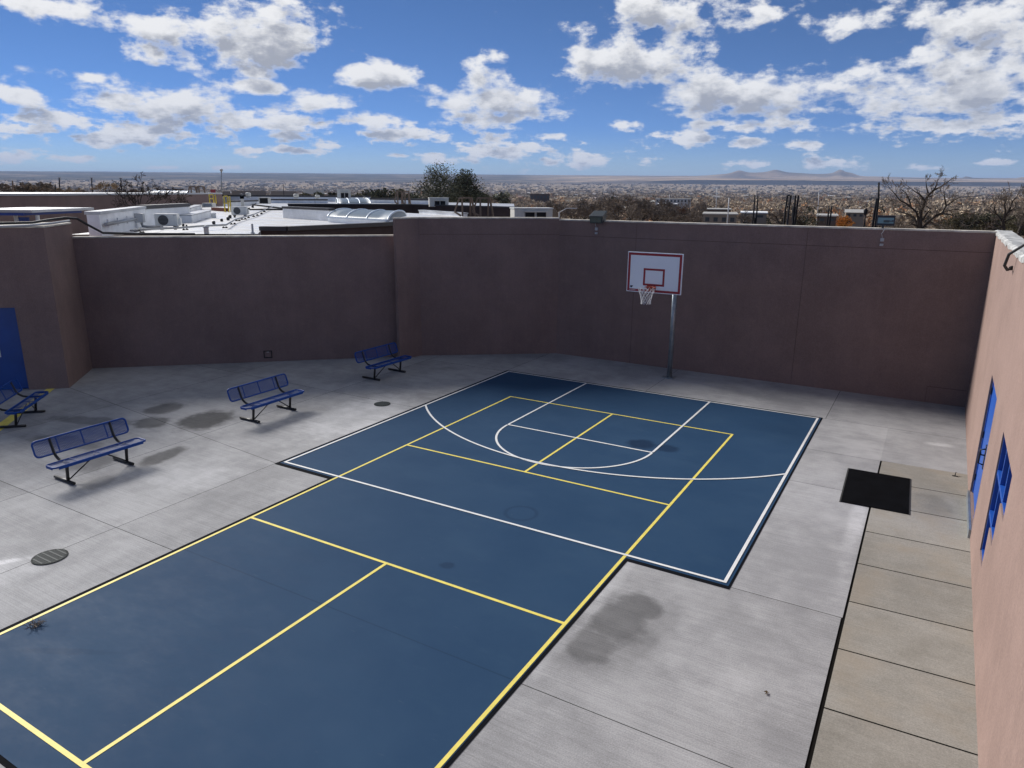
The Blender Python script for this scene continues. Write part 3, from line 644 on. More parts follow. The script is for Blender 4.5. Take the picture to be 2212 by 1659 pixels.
# left dark wing with white roof edge
hw = empty('school_building', (*pt(200, 425, 56).xy, 0)); tag(hw, 'long dark walled school block with white roof edge behind the white parapet', 'building')
H = [pt(-260, 423, 46), pt(136, 424, 52), pt(160, 424, 53.5), pt(480, 426, 74)]; zH = hz(H[1], 136, 422.5)
for i in range(3): pwall('wall_body', H[i], H[i+1], -1, zH, .3, M['stucco'], hw, M['boxgrey'], .05, .12)
f = MB(); o2 = hw.location; q_ = H + [pt(480, 424, 130), pt(-260, 424, 110)]
f.poly([(p.x-o2.x, p.y-o2.y, zH-.1) for p in q_]); f.build('roof', M['roofwhite'], hw)

def mini_split(u0, u1, v0, v1, label):
    p = rp((u0+u1)/2, v1); s = px(p); w = (u1-u0)*s*.97; h = (v1-v0)*s
    o = empty('air_conditioner', (p.x, p.y, RZ), math.atan2(rt.y, rt.x)+.12); tag(o, label, 'air conditioner', 'outdoor condensers on the white roof')
    f = MB(); f.box((0, .16, h*.53), (w, .34, h*.90)); f.build('casing', M['acwhite'], o, bevel=.015)
    f = MB(); f.lathe([(h*.36, -.012), (h*.36, .012)], 32); f.bm.transform(Matrix.Translation((-w*.12, -.022, h*.52)) @ Matrix.Rotation(math.pi/2, 4, 'X')); f.build('fan_grille', M['acdark'], o)
    f = MB()
    for k in range(-3, 4):
        z = h*.52+k*h*.095; x = math.sqrt(max(0, (h*.35)**2-(k*h*.095)**2)); f.box((-w*.12, -.040, z), (2*x, .006, .008))
    f.build('fan_guard', M['pipegrey'], o)
    f = MB(); f.box((w*.36, -.013, h*.52), (.006, .006, h*.84)); f.box((w*.40, -.013, h*.87), (w*.14, .006, .03)); f.build('panel_seam', M['boxgrey'], o)
    f = MB(); f.box((w*.5+.04, .2, h*.42), (.08, .2, h*.5)); f.build('valve_cover', M['acwhite'], o, bevel=.01)
    for x in (-.35, .35): f = MB(); f.box((x*w, .16, h*.04), (.1, .36, h*.078)); f.build('foot', M['blackpipe'], o)
    return o
mini_split(336.4, 384.5, 462, 491, 'larger white outdoor condenser unit in the corner of the white parapet')
mini_split(500.3, 533.6, 446, 466, 'smaller white outdoor condenser unit farther back beside the conduits')
def boot(u, v, hpx, kind):
    p = rp(u, v); s = px(p); h = hpx*s; o = empty('pipe_support', (p.x, p.y, RZ)) if kind else empty('roof_vent', (p.x, p.y, RZ))
    f = MB()
    if kind: f.lathe([(h*1.1, 0), (h*.9, h*.25), (h*.45, h*.8), (h*.2, h)], 10); f.build('rubber_block', M['rubber'], o)
    else: f.lathe([(h*.42, 0), (h*.42, h*.15), (h*.5, h*.2), (h*.5, h*.85), (h*.36, h)], 14); f.build('vent_cap', M['blackpipe'], o)
    tag(o, 'small black rubber block holding the roof conduit' if kind else 'stubby black vent on the white roof', 'pipe support' if kind else 'vent', 'black pipe supports on the white roof' if kind else 'black vents on the white roof')
for u, v in ((293,500.5),(300,500),(304.5,503),(309.5,503),(350,496.5),(379,496),(397,497),(404,496.5),(500,485),(507,484.5),(483,492.5),(489,492.5),(511,477.5),(517,477.5),(523,474.5),(530,474),(537,471),(548,468.5),(556,466),(565,462.5),(571,458),(576,454.5),(582,449.5),(587,446.5)): boot(u, v, 3.4, 1)
for u, v, h in ((479,478.5,6),(493,476,7),(497,471.5,7),(462,484.5,7),(507,470,4.5),(538,453.5,5),(546,449,5),(552.5,443.5,4),(628,441,3.4),(534,450.5,3.5),(320,487.5,3.5),(396,489,5.5),(403,489.5,4)): boot(u, v, h, 0)
def path_tube(name, pts, r, material, label, cat, z=RZ+.16):
    P = [rp(u, v, z) for u, v in pts]; o = empty(name, P[0]); tag(o, label, cat)
    f = MB(); f.tube([p-P[0] for p in P], r, 8); f.build('pipe_run', material, o); return o
path_tube('roof_conduit', [(282,498),(317,495.5),(388,492),(432,488.5),(488,485.8),(508,474),(548,463),(575,452),(590,446)], .035, M['pipegrey'], 'long grey conduit snaking along black blocks across the white roof', 'conduit')
path_tube('roof_conduit', [(540,452.5),(612,452.5)], .06, M['cable'], 'straight black pipe lying across the roof behind the condensers', 'pipe')
path_tube('roof_conduit', [(300,497),(318,494),(345,489)], .02, M['cable'], 'thin black line running behind the larger condenser', 'pipe')
# conduit on the parapet with a junction box
w = empty('parapet_conduit', A0+dA*.0+Vector((0, 0, 0))); tag(w, 'grey conduit strapped along the white parapet, ending in a box and elbow', 'conduit')
nA = Vector((dA.y, -dA.x, 0)); nA = nA if nA.dot(CAM-A0) > 0 else -nA
def onA(s, z, t=.10): return dA*s + nA*t + Vector((0, 0, z-RZ))
f = MB(); f.tube([onA(7.4, RZ+.38), onA(2.6, RZ+.38)], .055, 10); f.build('pipe_run', M['pipegrey'], w)
f = MB(); f.box(onA(2.2, RZ+.40, .16), (.42, .3, .34), rz=math.atan2(dA.y, dA.x)); f.build('junction_box', M['boxgrey'], w, bevel=.015)
f = MB(); f.tube([onA(2.2, RZ+.22, .2), onA(2.2, RZ+.10, .22), onA(2.15, RZ+.06, .4), onA(2.0, RZ+.05, .9)], .05, 10); f.build('elbow', M['pipegrey'], w)
for s_ in (7.0, 5.6, 4.1): f = MB(); f.box(onA(s_, RZ+.40, .09), (.07, .05, .26), rz=math.atan2(dA.y, dA.x)); f.build('strap', M['white'], w)
# cables draped over the left wing's coping
P = [pt(-60, 485, 23), pt(0, 482.5, 23.2), pt(70, 481, 23.6), pt(105, 475, 24), pt(140, 470.5, 24.4), pt(166, 472, 24.8), pt(190, 486, 25), pt(222, 503, 25.2), pt(300, 505, 25.6), pt(420, 505.5, 27)]
o = empty('roof_cable', P[1]); tag(o, 'thick black cable draped over the left wall coping and along the roof edge', 'cable'); f = MB(); f.tube([p-P[1] for p in P], .035, 8); f.build('cable_run', M['cable'], o)
P = [pt(-60, 490, 22.5), pt(10, 489, 22.7), pt(60, 487, 23), pt(110, 482.5, 23.5), pt(150, 477, 24)]
o = empty('roof_cable', P[1]); tag(o, 'pale grey cable lying flat along the left wall coping', 'cable'); f = MB(); f.tube([p-P[1] for p in P], .03, 8); f.build('cable_run', M['boxgrey'], o)
# vents, flue, fans
def vent_box(name, u, v0, v1, wpx, label, cat, material, capm=None, z=RZ, d=None, group=None, style='box'):
    p = rp(u, v1, z) if d is None else pt(u, v1, d); s = px(p); h = (v1-v0)*s; w_ = wpx*s
    o = empty(name, (p.x, p.y, p.z), math.atan2(rt.y, rt.x)+.3); tag(o, label, cat, group)
    f = MB()
    if style == 'box':
        f.box((0, 0, h*.37), (w_*.8, w_*.8, h*.74)); f.build('vent_body', material, o, bevel=.01)
        f = MB(); n4 = [(w_*.72, h*.74), (w_*.72, h*.80), (.02, h)]; f.lathe(n4, 4); f.bm.transform(Matrix.Rotation(math.pi/4, 4, 'Z')); f.build('vent_cap', capm or material, o)
    elif style == 'fan':
        f.lathe([(w_*.42, 0), (w_*.42, h*.3), (w_*.38, h*.34)], 16); f.build('fan_base', M['boxgrey'], o)
        f = MB(); f.lathe([(w_*.5, h*.36), (w_*.5, h*.78), (w_*.46, h*.92), (w_*.2, h)], 18); f.build('fan_hood', material, o)
    elif style == 'pipe':
        f.lathe([(w_*.9, 0), (w_*.9, .03), (w_*.5, .05), (w_*.5, h)], 14); f.build('pipe_body', material, o)
    elif style == 'flue':
        f.box((0, 0, h*.3), (w_*.8, w_*.8, h*.6)); f.build('flue_base', material, o); f = MB(); f.box((0, 0, h*.70), (w_, w_, h*.2)); f.build('flue_collar', M['rubber'], o)
        f = MB(); f.lathe([(w_*.2, h*.8), (w_*.2, h*.95), (w_*.4, h*.96), (w_*.05, h)], 10); f.build('flue_cap', M['pipegrey'], o)
    return o
vent_box('roof_vent', 446.5, 487, 505, 12, 'pale square roof vent with pyramid cap near the low wall', 'vent', M['cooler'], M['boxgrey'])
vent_box('vent_pipe', 546, 484, 504.5, 5, 'plain grey vent pipe standing near the roof edge', 'vent pipe', M['boxgrey'], style='pipe')
vent_box('roof_flue', 524.5, 419, 446, 8, 'tall flue with dark collar behind the smaller condenser', 'flue', M['cooler'], style='flue')
vent_box('roof_vent', 462, 459, 471, 12, 'pale squat vent box beside the white curb', 'vent', M['acwhite'], M['parapet'])
FG = 'white exhaust fans on the far roofs'
for u, v0, v1, w_, lab, d in ((537,416,428,11,'white exhaust fan nearest the tall flue',88),(640,419,430,11,'white exhaust fan between the black hatch and the antenna',86),(686,421,431,10,'white exhaust fan beside the thin antenna',84),(789,426,434,9,'low white exhaust fan right of the farther skylight',80)):
    vent_box('exhaust_fan', u, v0, v1, w_, lab, 'exhaust fan', M['cooler'], d=d, group=FG, style='fan')
vent_box('vent_pipe', 681.5, 429, 453, .6, 'thin dark antenna pole in front of the brown wall', 'antenna', M['poledark'], d=52, style='pipe')
# open dark hatch, grey hood
def hatch(u0, u1, v0, v1, d, label, face, name='roof_hatch', cat='hatch'):
    p = pt((u0+u1)/2, v1, d); s = px(p); w_, h = (u1-u0)*s, (v1-v0)*s
    o = empty(name, p, math.atan2(rt.y, rt.x)); tag(o, label, cat); f = MB(); f.box((0, .35, h/2), (w_, .7, h)); f.build('hatch_frame', M['cooler'], o, bevel=.01)
    f = MB(); f.box((w_*.04, -.006, h*.5), (w_*.82, .02, h*.82)); f.build('hatch_opening', face, o); return o
hatch(559, 580, 427, 440.5, 66, 'square black faced air intake on the white roof', M['louver'])
hatch(427, 443, 417.5, 425, 72, 'low dark faced intake box on the left block roof', M['louver'])
hatch(437, 459, 439, 447, 60, 'grey blue hood over a roof opening beside the yellow rails', M['pipegrey'])
# yellow ladder rails
for us, v0, v1, lab in (((453.5, 459.5, 461.5), 421, 440, 'yellow safety rail posts behind the grey hood'), ((486.5, 491.5, 493), 423, 456, 'taller yellow safety rail posts nearer the smaller condenser')):
    p = rp(us[0], v1+2) if v1 > 450 else pt(us[0], v1, 62); s = px(p); o = empty('safety_rail', p, math.atan2(rt.y, rt.x)); tag(o, lab, 'railing', 'yellow roof ladder rails')
    h = (v1-v0)*s
    for k, uu in enumerate(us):
        f = MB(); x = (uu-us[0])*s; f.tube([(x, k*.25, 0), (x, k*.25, h)], .05, 8); f.build('post', M['yelpaint'], o)
    f = MB(); f.tube([(0, 0, h), ((us[1]-us[0])*s, .25, h)], .04, 8); f.tube([(0, 0, h*.55), ((us[1]-us[0])*s, .25, h*.55)], .035, 8); f.build('top_rail', M['yelpaint'], o)
p = rp(461, 455); q_ = rp(489, 457); o = empty('plank', p); tag(o, 'rusty brown plank lying between the yellow rails', 'plank'); f = MB(); f.bar((0, 0, .12), q_-p+Vector((0, 0, .12)), .3, .22); f.build('plank_body', mat('rust_plank', (.13,.045,.03), .8), o)

# barrel skylights
def skylight(nl, nr, fr_, ze, apex, label, bays):
    A, B, Cc = rp(*nl, ze), rp(*nr, ze), rp(*fr_, ze); wv = Cc-B; ax = B-A; n = wv.length
    H_ = hz((B+Cc)/2, *apex)-ze; o = empty('barrel_skylight', (A.x, A.y, 0)); tag(o, label, 'skylight', 'barrel skylights on the school roof')
    def sp(t, s, r=1.0):                   # t along axis 0..1, s 0..1 across the arch
        a = math.pi*s; return ax*t + wv*(.5-.5*math.cos(a)) + Vector((0, 0, ze+H_*math.sin(a)*r))
    f = MB(); q_ = [(0, 0), (ax.x, ax.y), (ax.x+wv.x, ax.y+wv.y), (wv.x, wv.y)]
    f.prism(q_, RZ+.002, ze-.01); f.build('curb', M['parapet'], o)
    f = MB(); m = 16
    for i in range(bays*2):
        for k in range(m):
            fc = f.quad(sp(i/bays/2, k/m, .98), sp((i+1)/bays/2, k/m, .98), sp((i+1)/bays/2, (k+1)/m, .98), sp(i/bays/2, (k+1)/m, .98)); fc.smooth = True
    for t in (0, 1): f.poly([sp(t, k/m, .98) for k in range(m+1)])
    bmesh.ops.remove_doubles(f.bm, verts=f.bm.verts, dist=.001); f.build('glazing', M['skyglaze'], o)
    for i in range(bays+1):
        f = MB(); f.tube([sp(i/bays, k/m, 1.0) for k in range(m+1)], .045, 6); f.build('rib', M['skyframe'], o)
    f = MB(); f.bar(sp(0, 0)+Vector((0, 0, .03)), sp(1, 0)+Vector((0, 0, .03)), .10, .08); f.bar(sp(0, 1)+Vector((0, 0, .03)), sp(1, 1)+Vector((0, 0, .03)), .10, .08); f.build('eave_rail', M['skyframe'], o)
skylight((708, 470.5), (838, 477.5), (877, 466), 4.205, (858, 455.5), 'nearer barrel skylight of pale glazing beside the taller dark wall', 3)
RZs = RZ; RZ = zF-.25
skylight((731, 441.2), (801, 441.2), (786, 437), RZ+.22, (786, 428.5), 'farther barrel skylight of pale glazing behind the long brown wall', 3)
RZ = RZs
p0 = pt(311, 423, 75); o = empty('barrel_skylight', p0, math.atan2(rt.y, rt.x)+.05); tag(o, 'low white vaulted skylight on the left block behind bare branches', 'skylight', 'barrel skylights on the school roof')
s = px(p0); Lx = 82*s; f = MB(); m = 10; hh = 9*s; R2 = 1.6
def sp2(t, k): a = math.pi*k/m; return Vector((t, .8+R2*(.5-.5*math.cos(a))*1.6, zH-.1-p0.z+hh*math.sin(a)))
for k in range(m): f.quad(sp2(0, k), sp2(Lx, k), sp2(Lx, k+1), sp2(0, k+1)).smooth = True
for t in (0, Lx): f.poly([sp2(t, k) for k in range(m+1)])
f.build('glazing', M['roofwhite'], o)
for t in range(5): f = MB(); f.tube([sp2(Lx*t/4, k)*1.0+Vector((0, 0, .03)) for k in range(m+1)], .05, 6); f.build('rib', M['skyframe'], o)

# evaporative coolers
def cooler(u0, u1, v0, v1, d, label, z0=None):
    p = pt((u0+u1)/2, v1, d); s = px(p); w_, h = (u1-u0)*s*.92, (v1-v0)*s
    o = empty('rooftop_cooler', p, math.atan2(rt.y, rt.x)+.22); tag(o, label, 'cooler', 'sheet metal coolers on the school roofs')
    f = MB(); f.box((0, w_*.22, h*.5), (w_, w_*.5, h)); f.build('casing', M['cooler'], o, bevel=.02)
    f = MB(); f.box((0, w_*.22, h+.03), (w_*1.03, w_*.54, .05)); f.build('lid', M['acwhite'], o)
    for k in (0, 1):
        f = MB(); x = -w_*.10+k*w_*.30; f.box((x, -w_*.03-.02, h*.42), (w_*.24, .05, h*.52)); f.build('louver', M['louver'], o)
    f = MB(); f.box((w_*.05, -w_*.03-.06, h*.76), (w_*.62, .20, .07)); f.build('hood', M['cooler'], o)
    f = MB()
    for k in range(7): f.box((-w_*.48+k*w_*.036, -w_*.03-.012, h*.5), (.03, .02, h*.85))
    f.build('corrugation', M['acwhite'], o)
cooler(926, 971, 429, 447, 56, 'pale rooftop cooler with two dark louvers, in front of the twin trees')
cooler(1106, 1198, 452, 474, 36, 'wide pale rooftop cooler peeking over the angled wall')
o = cooler(728, 759, 411, 431, 84, 'tall pale cooler on legs standing above the farther skylight')
# trapezoid steel frames
def frames(us, v0, v1, d, label, n):
    p = pt(us[0], v1, d); s = px(p); W_ = (us[1]-us[0])*s; h = (v1-v0)*s
    o = empty('steel_frame', p, math.atan2(rt.y, rt.x)); tag(o, label, 'frame', 'tan steel trapezoid frames on the roofs')
    for k in range(n):
        x0, x1 = W_*k/n, W_*(k+1)/n; t = (x1-x0)
        f = MB(); r = .05
        f.bar((x0+t*.28, 0, h), (x1-t*.05, 0, h), .09); f.bar((x0+t*.28, 0, h), (x0, 0, h*.25), .09); f.bar((x0+t*.42, 0, h), (x0+t*.44, 0, 0), .1); f.bar((x1-t*.05, 0, h), (x1+t*.12, .3, 0), .09); f.bar((x0, 0, h*.25), (x0+t*.36, 0, .02), .1); f.bar((x1-t*.14, .5, h), (x1-t*.16, .5, 0), .1)
        f.build('bent_frame', M['tanframe'], o)
frames((982, 1060), 428.5, 467, 42, 'pair of tan steel trapezoid frames behind the angled wall', 2)
frames((853, 884), 414, 442, 62, 'pair of rusty frames standing on the farther brown wall roof', 2)
frames((407, 441), 403.5, 424, 74, 'pair of rusty frames on the left block roof', 2)
# blue canopy
p = pt(20, 480, 33); o = empty('canopy', p, math.atan2(rt.y, rt.x)); s = px(p); tag(o, 'blue flat canopy with pale columns at the left edge', 'canopy')
f = MB(); x0, x1 = -90*s, 68*s; f.box(((x0+x1)/2, 1.6, 24*s), (x1-x0, 4.0, .10)); f.build('roof_slab', M['roofwhite'], o)
f = MB(); f.box(((x0+x1)/2-.1, -.33, 19*s), (x1-x0-.5, .08, 8*s)); f.box((x1-.4, 1.5, 19*s), (.08, 3.6, 8*s)); f.build('fascia', M['canopyblue'], o)
for x in (12*s, 59*s, -50*s): f = MB(); f.lathe([(4.5*s, -4.2), (4.2*s, 15*s)], 14); f.bm.transform(Matrix.Translation((x, .1, 0))); f.build('column', M['acwhite'], o)
f = MB(); f.box((-16*s, 1.2, 4*s), (26*s, .1, 8*s)); f.build('beam', M['canopyblue'], o)
# ------------------------------------------------------------------ the valley: terrain
def lerp(tab, x):
    for (x0, y0), (x1, y1) in zip(tab, tab[1:]):
        if x <= x1: return y0+(y1-y0)*(x-x0)/(x1-x0)
    return tab[-1][1]
TR = [(300,-72),(600,-40),(1000,-23),(2000,-11),(3500,-4),(5000,2),(7000,9),(9000,14),(10000,17),(10700,26.5),(13000,28.5),(16000,31.5),(19000,33.5),(22000,34),(40000,34)]
TL = [(300,-72),(600,-40),(1000,-23),(2000,-11),(3500,-4),(5000,2),(7000,9),(9000,15),(10000,17.5),(10700,19.5),(13000,26),(15500,31.5),(19000,33),(22000,33.5),(40000,33.5)]
from mathutils import noise as mn
PEAK = [(u, h, w) for u, h, w in ((1680,4.5,230),(1572,4,60),(1572,5,15),(1648,4,70),(1648,5,18),(1700,2,70),(1780,5,34),(1781,7,11),(1803,4,16),(2045,4.5,9),(2070,1.5,30),(2160,4,14),(1880,1,50))]
AZC = math.degrees(YAW)
def azu(u): return math.atan((u-PW/2)/FPX)
def terr(r, a):                            # r metres from the school, a = bearing off the view axis (radians)
    if r < 60: return -.6
    if r <= 300: return lerp([(60,-.6),(90,-1.8),(130,-3.6),(200,-6.3),(300,-8.4)], r)
    c = max(.62, math.cos(a)) if abs(a) < 1.5 else .62
    k = min(1, max(0, (math.degrees(a)-6)/9)); k = k*k*(3-2*k)
    ra = r
    e = lerp(TL, ra)*(1-k) + lerp(TR, ra*(1+.035*mn.noise(Vector((a*14, 0, 3)))))*k
    if r > 8500: e += (mn.noise(Vector((a*9, r/2600, 1)))*1.3 + mn.noise(Vector((a*38, r/900, 4)))*.35)*min(1, (r-8500)/2500)*(1.0 if k < .5 else .5)
    z = CZ + r*e*c/FPX
    if 14500 < r < 20000:
        for u, h, w in PEAK:
            d = (a-azu(u))/(w/FPX*math.cos(azu(u))**2)
            if abs(d) < 3: z += h*17000/FPX*c*math.exp(-d*d*1.2)*math.exp(-((r-17000)/900)**2)
    return z
def gp_(r, a):
    t = YAW+a; return Vector((CX+r*math.sin(t), CY+r*math.cos(t), terr(r, a)))
rs = [1, 30, 60, 75, 90, 110, 130, 160, 200, 250, 300]
while rs[-1] < 9000: rs.append(rs[-1]*1.10)
while rs[-1] < 20500: rs.append(rs[-1]+(110 if 9500 < rs[-1] < 11200 or rs[-1] > 16000 and rs[-1] < 18000 else 350))
rs += [24000, 32000, 40000]
As = [rad(-180+k*8) for k in range(17)] + [rad(-44+k*.22) for k in range(401)] + [rad(44.5+k*8) for k in range(17)] + [rad(180)]
vs, fs = [], []
for r in rs:
    for a in As: vs.append(gp_(r, a))
nA_ = len(As)
for i in range(len(rs)-1):
    for k in range(nA_-1): fs.append((i*nA_+k, i*nA_+k+1, (i+1)*nA_+k+1, (i+1)*nA_+k))
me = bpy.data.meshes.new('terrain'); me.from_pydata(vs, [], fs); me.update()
for p in me.polygons: p.use_smooth = True
def terrain_mat():
    m = bpy.data.materials.new('valley_ground'); m.use_nodes = True; T = NT(m.node_tree); b = m.node_tree.nodes['Principled BSDF']
    pos = T.new('ShaderNodeNewGeometry').outputs['Position']; nrm = T.new('ShaderNodeNewGeometry').outputs['Normal']
    r = T.vmath('LENGTH', T.vmath('MULTIPLY', T.vmath('SUBTRACT', pos, (CX, CY, 0)), (1, 1, 0)))
    n1 = T.noise(pos, 1/900, 5, .65); n2 = T.noise(pos, 1/140, 5, .65); n3 = T.noise(pos, 1/2600, 3, .6)
    town = T.mix(T.ss(n2, .35, .65), (.20,.165,.13), (.42,.34,.26))
    mesa = T.mix(T.ss(n1, .35, .62), (.30,.22,.16), (.52,.40,.28)); mesa = T.mix(T.ss(n2, .5, .7, 0, .5), mesa, (.13,.11,.085))
    mesa = T.mix(T.ss(n3, .45, .62, 0, .8), mesa, (.10,.09,.085))
    c = T.mix(T.ss(r, 8200, 10200), town, mesa)
    z = T.new('ShaderNodeSeparateXYZ'); T.put(z.inputs[0], nrm)
    basalt = T.mix(T.ss(n2, .35, .7), (.030,.028,.030), (.060,.052,.048))       # dark lava rock on the escarpment
    ang = T.new('ShaderNodeSeparateXYZ'); T.put(ang.inputs[0], T.vmath('SUBTRACT', pos, (CX, CY, 0)))
    azt = T.math('ARCTAN2', ang.outputs[0], ang.outputs[1])
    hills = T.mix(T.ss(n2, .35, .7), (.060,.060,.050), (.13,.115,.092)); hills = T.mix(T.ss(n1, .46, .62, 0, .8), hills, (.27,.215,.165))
    c = T.mix(T.math('MULTIPLY', T.ss(azt, YAW+.10, YAW-.02), T.ss(r, 8800, 10300)), c, hills)     # south west hills, cloud shadow put into their ground colour
    c = T.mix(T.math('MULTIPLY', T.ss(z.outputs[2], .9988, .9968), T.math('MULTIPLY', T.ss(r, 9000, 9600), T.ss(r, 12500, 11500))), c, basalt)
    T.put(b.inputs['Base Color'], c); b.inputs['Roughness'].default_value = 1; b.inputs['Specular IOR Level'].default_value = 0
    return m
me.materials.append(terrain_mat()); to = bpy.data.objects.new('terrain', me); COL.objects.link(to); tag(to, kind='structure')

# ------------------------------------------------------------------ city: canopy and roofs
ICO = None
def ico():
    bm = bmesh.new(); bmesh.ops.create_icosphere(bm, subdivisions=1, radius=1); bm.verts.ensure_lookup_table()
    V = [v.co.copy() for v in bm.verts]; F_ = [[v.index for v in f.verts] for f in bm.faces]; bm.free(); return V, F_
IV, IF = ico()
rr = random.Random(11)
def rand_place(r0, r1, amax=42):
    while True:
        r = r0*(r1/r0)**rr.random(); a = rad(rr.uniform(-amax, amax)); return r, a
def canopy_mat(name, stops):
    m = bpy.data.materials.new(name); m.use_nodes = True; T = NT(m.node_tree); b = m.node_tree.nodes['Principled BSDF']
    g = T.new('ShaderNodeNewGeometry'); cr = T.new('ShaderNodeValToRGB'); T.put(cr.inputs[0], g.outputs['Random Per Island']); e = cr.color_ramp.elements
    e[0].position, e[0].color = stops[0][0], col4(stops[0][1]); e[1].position, e[1].color = stops[-1][0], col4(stops[-1][1])
    for p_, c in stops[1:-1]: k = e.new(p_); k.color = col4(c)
    n = T.noise(g.outputs['Position'], .35, 3, .7); h = T.new('ShaderNodeHueSaturation'); T.put(h.inputs['Color'], cr.outputs[0]); T.put(h.inputs['Value'], T.ss(n, .3, .7, .6, 1.35))
    T.put(b.inputs['Base Color'], h.outputs[0]); b.inputs['Roughness'].default_value = 1; b.inputs['Specular IOR Level'].default_value = 0; return m
vs, fs = [], []
def puff(p, R0, n, size, sq=.8):
    """one crown: loose twig-sized faces spread through its volume, sharing a hub so that it stays one island"""
    b = len(vs); vs.append(p)
    for q in range(n):
        while True:
            x, y, z = rr.uniform(-1, 1), rr.uniform(-1, 1), rr.uniform(-1, 1)
            if x*x+y*y+z*z < 1: break
        c = (p.x+x*R0, p.y+y*R0, p.z+(z*sq+.75)*R0); k = size*rr.uniform(.6, 1.5)
        i = len(vs)
        for w in range(3): vs.append((c[0]+rr.uniform(-k, k), c[1]+rr.uniform(-k, k), c[2]+rr.uniform(-k, k)))
        fs.append((i, i+1, i+2)); 
        mi_.append(tone)
mi_ = []
NT_ = 7
for i in range(17500):
    r, a = rand_place(300, 9800)
    if r > 3500 and rr.random() < .2: continue
    p = gp_(r, a); R0 = rr.uniform(2.4, 5.0)*(1+min(r, 8000)/7000); t_ = rr.random()
    if r > 2500: t_ = .18 if t_ < .07 else .24+.5*t_
    tone = 0 if t_ < .10 else 1 if t_ < .20 else 2 if t_ < .42 else 3 if t_ < .66 else 4 if t_ < .84 else 5 if t_ < .95 else 6
    if tone == 0: R0 *= .7
    if r < 900: puff(p, R0, 90, R0*.20)
    elif r < 2200: puff(p, R0, 34, R0*.34)
    else: puff(p, R0, 12, R0*.62)
me = bpy.data.meshes.new('far_wood'); me.from_pydata(vs, [], fs)
for k, c in enumerate(((.035,.042,.028),(.09,.08,.058),(.24,.195,.15),(.36,.29,.22),(.48,.39,.29),(.60,.50,.37),(.46,.26,.14))): me.materials.append(mat('canopy_tone', c, 1, spec=0, vary=.3, vscale=.05))
me.polygons.foreach_set('material_index', mi_); me.update()
o = bpy.data.objects.new('far_wood', me); COL.objects.link(o); tag(o, 'grey brown winter tree canopy covering the valley city', 'trees', kind='stuff')
def house_mesh(vs, fs, mi, p, w, d, h, a, gable):
    c, s = math.cos(a), math.sin(a); T_ = lambda x, y, z: (p.x+x*c-y*s, p.y+x*s+y*c, p.z+z)
    b = len(vs); x, y = w/2, d/2
    vs += [T_(*q) for q in ((-x,-y,-2),(x,-y,-2),(x,y,-2),(-x,y,-2),(-x,-y,h),(x,-y,h),(x,y,h),(-x,y,h))]
    for f_ in ((0,1,5,4),(1,2,6,5),(2,3,7,6),(3,0,4,7)): fs.append([b+k for k in f_]); mi.append(0)
    if gable:
        g = b+8; vs += [T_(-x, 0, h+gable), T_(x, 0, h+gable)]
        for f_ in ((b+4, b+5, g+1, g), (b+6, b+7, g, g+1)): fs.append(list(f_)); mi.append(1)
        for f_ in ((b+7, b+4, g), (b+5, b+6, g+1)): fs.append(list(f_)); mi.append(0)
    else: fs.append([b+4, b+5, b+6, b+7]); mi.append(1)
HR = canopy_mat('town_roofs', [(0,(.09,.075,.065)),(.35,(.20,.17,.14)),(.6,(.30,.265,.23)),(.82,(.42,.41,.40)),(.94,(.66,.66,.66)),(1,(.28,.13,.10))]); HWm = canopy_mat('town_walls', [(0,(.16,.12,.095)),(.4,(.30,.24,.18)),(.8,(.42,.37,.31)),(1,(.55,.53,.5))])
vs, fs, mi = [], [], []; near = []
for i in range(3600):
    r, a = rand_place(480, 9900); 
    if r < 1500: near.append((r, a)); continue
    big = rr.random() < .06
    k = 1+r/9000
    house_mesh(vs, fs, mi, gp_(r, a), (rr.uniform(30, 80) if big else rr.uniform(9, 18))*k, (rr.uniform(16, 30) if big else rr.uniform(8, 12))*k, (rr.uniform(4.5, 7) if big else rr.uniform(3, 5.5))*k, rr.uniform(-.25, .25)+rr.choice((0, math.pi/2)), 0 if big or rr.random() < .4 else rr.uniform(1.2, 2.2)*k)
me = bpy.data.meshes.new('far_houses'); me.from_pydata(vs, [], fs); me.materials.append(HWm); me.materials.append(HR); me.polygons.foreach_set('material_index', mi); me.update()
o = bpy.data.objects.new('far_houses', me); COL.objects.link(o); tag(o, 'thousands of tiny pale houses scattered across the far valley', 'houses', kind='stuff')
for (r, a) in near[:150]:
    vs, fs, mi = [], [], []; p = gp_(r, a); big = rr.random() < .22
    w_ = rr.uniform(22, 46) if big else rr.uniform(10, 16); gb = 0 if big or rr.random() < .5 else rr.uniform(1.2, 2)
    house_mesh(vs, fs, mi, Vector((0, 0, 0)), w_, rr.uniform(12, 20) if big else rr.uniform(8, 12), rr.uniform(4, 6) if big else rr.uniform(3, 4.2), rr.uniform(-.3, .3)+rr.choice((0, 1.57)), gb)
    me = bpy.data.meshes.new('house'); me.from_pydata(vs, [], fs); me.materials.append(rr.choice((M['housewall'], M['brickbrown'], HWm))); me.materials.append(rr.choice((M['houseroof'], M['houseroof'], M['parapet'], M['cooler'], M['brickbrown']))); me.polygons.foreach_set('material_index', mi); me.update()
    o = bpy.data.objects.new('house', me); COL.objects.link(o); o.location = p; tag(o, 'small town house among bare trees in the middle distance', 'house', 'town houses in the middle distance')

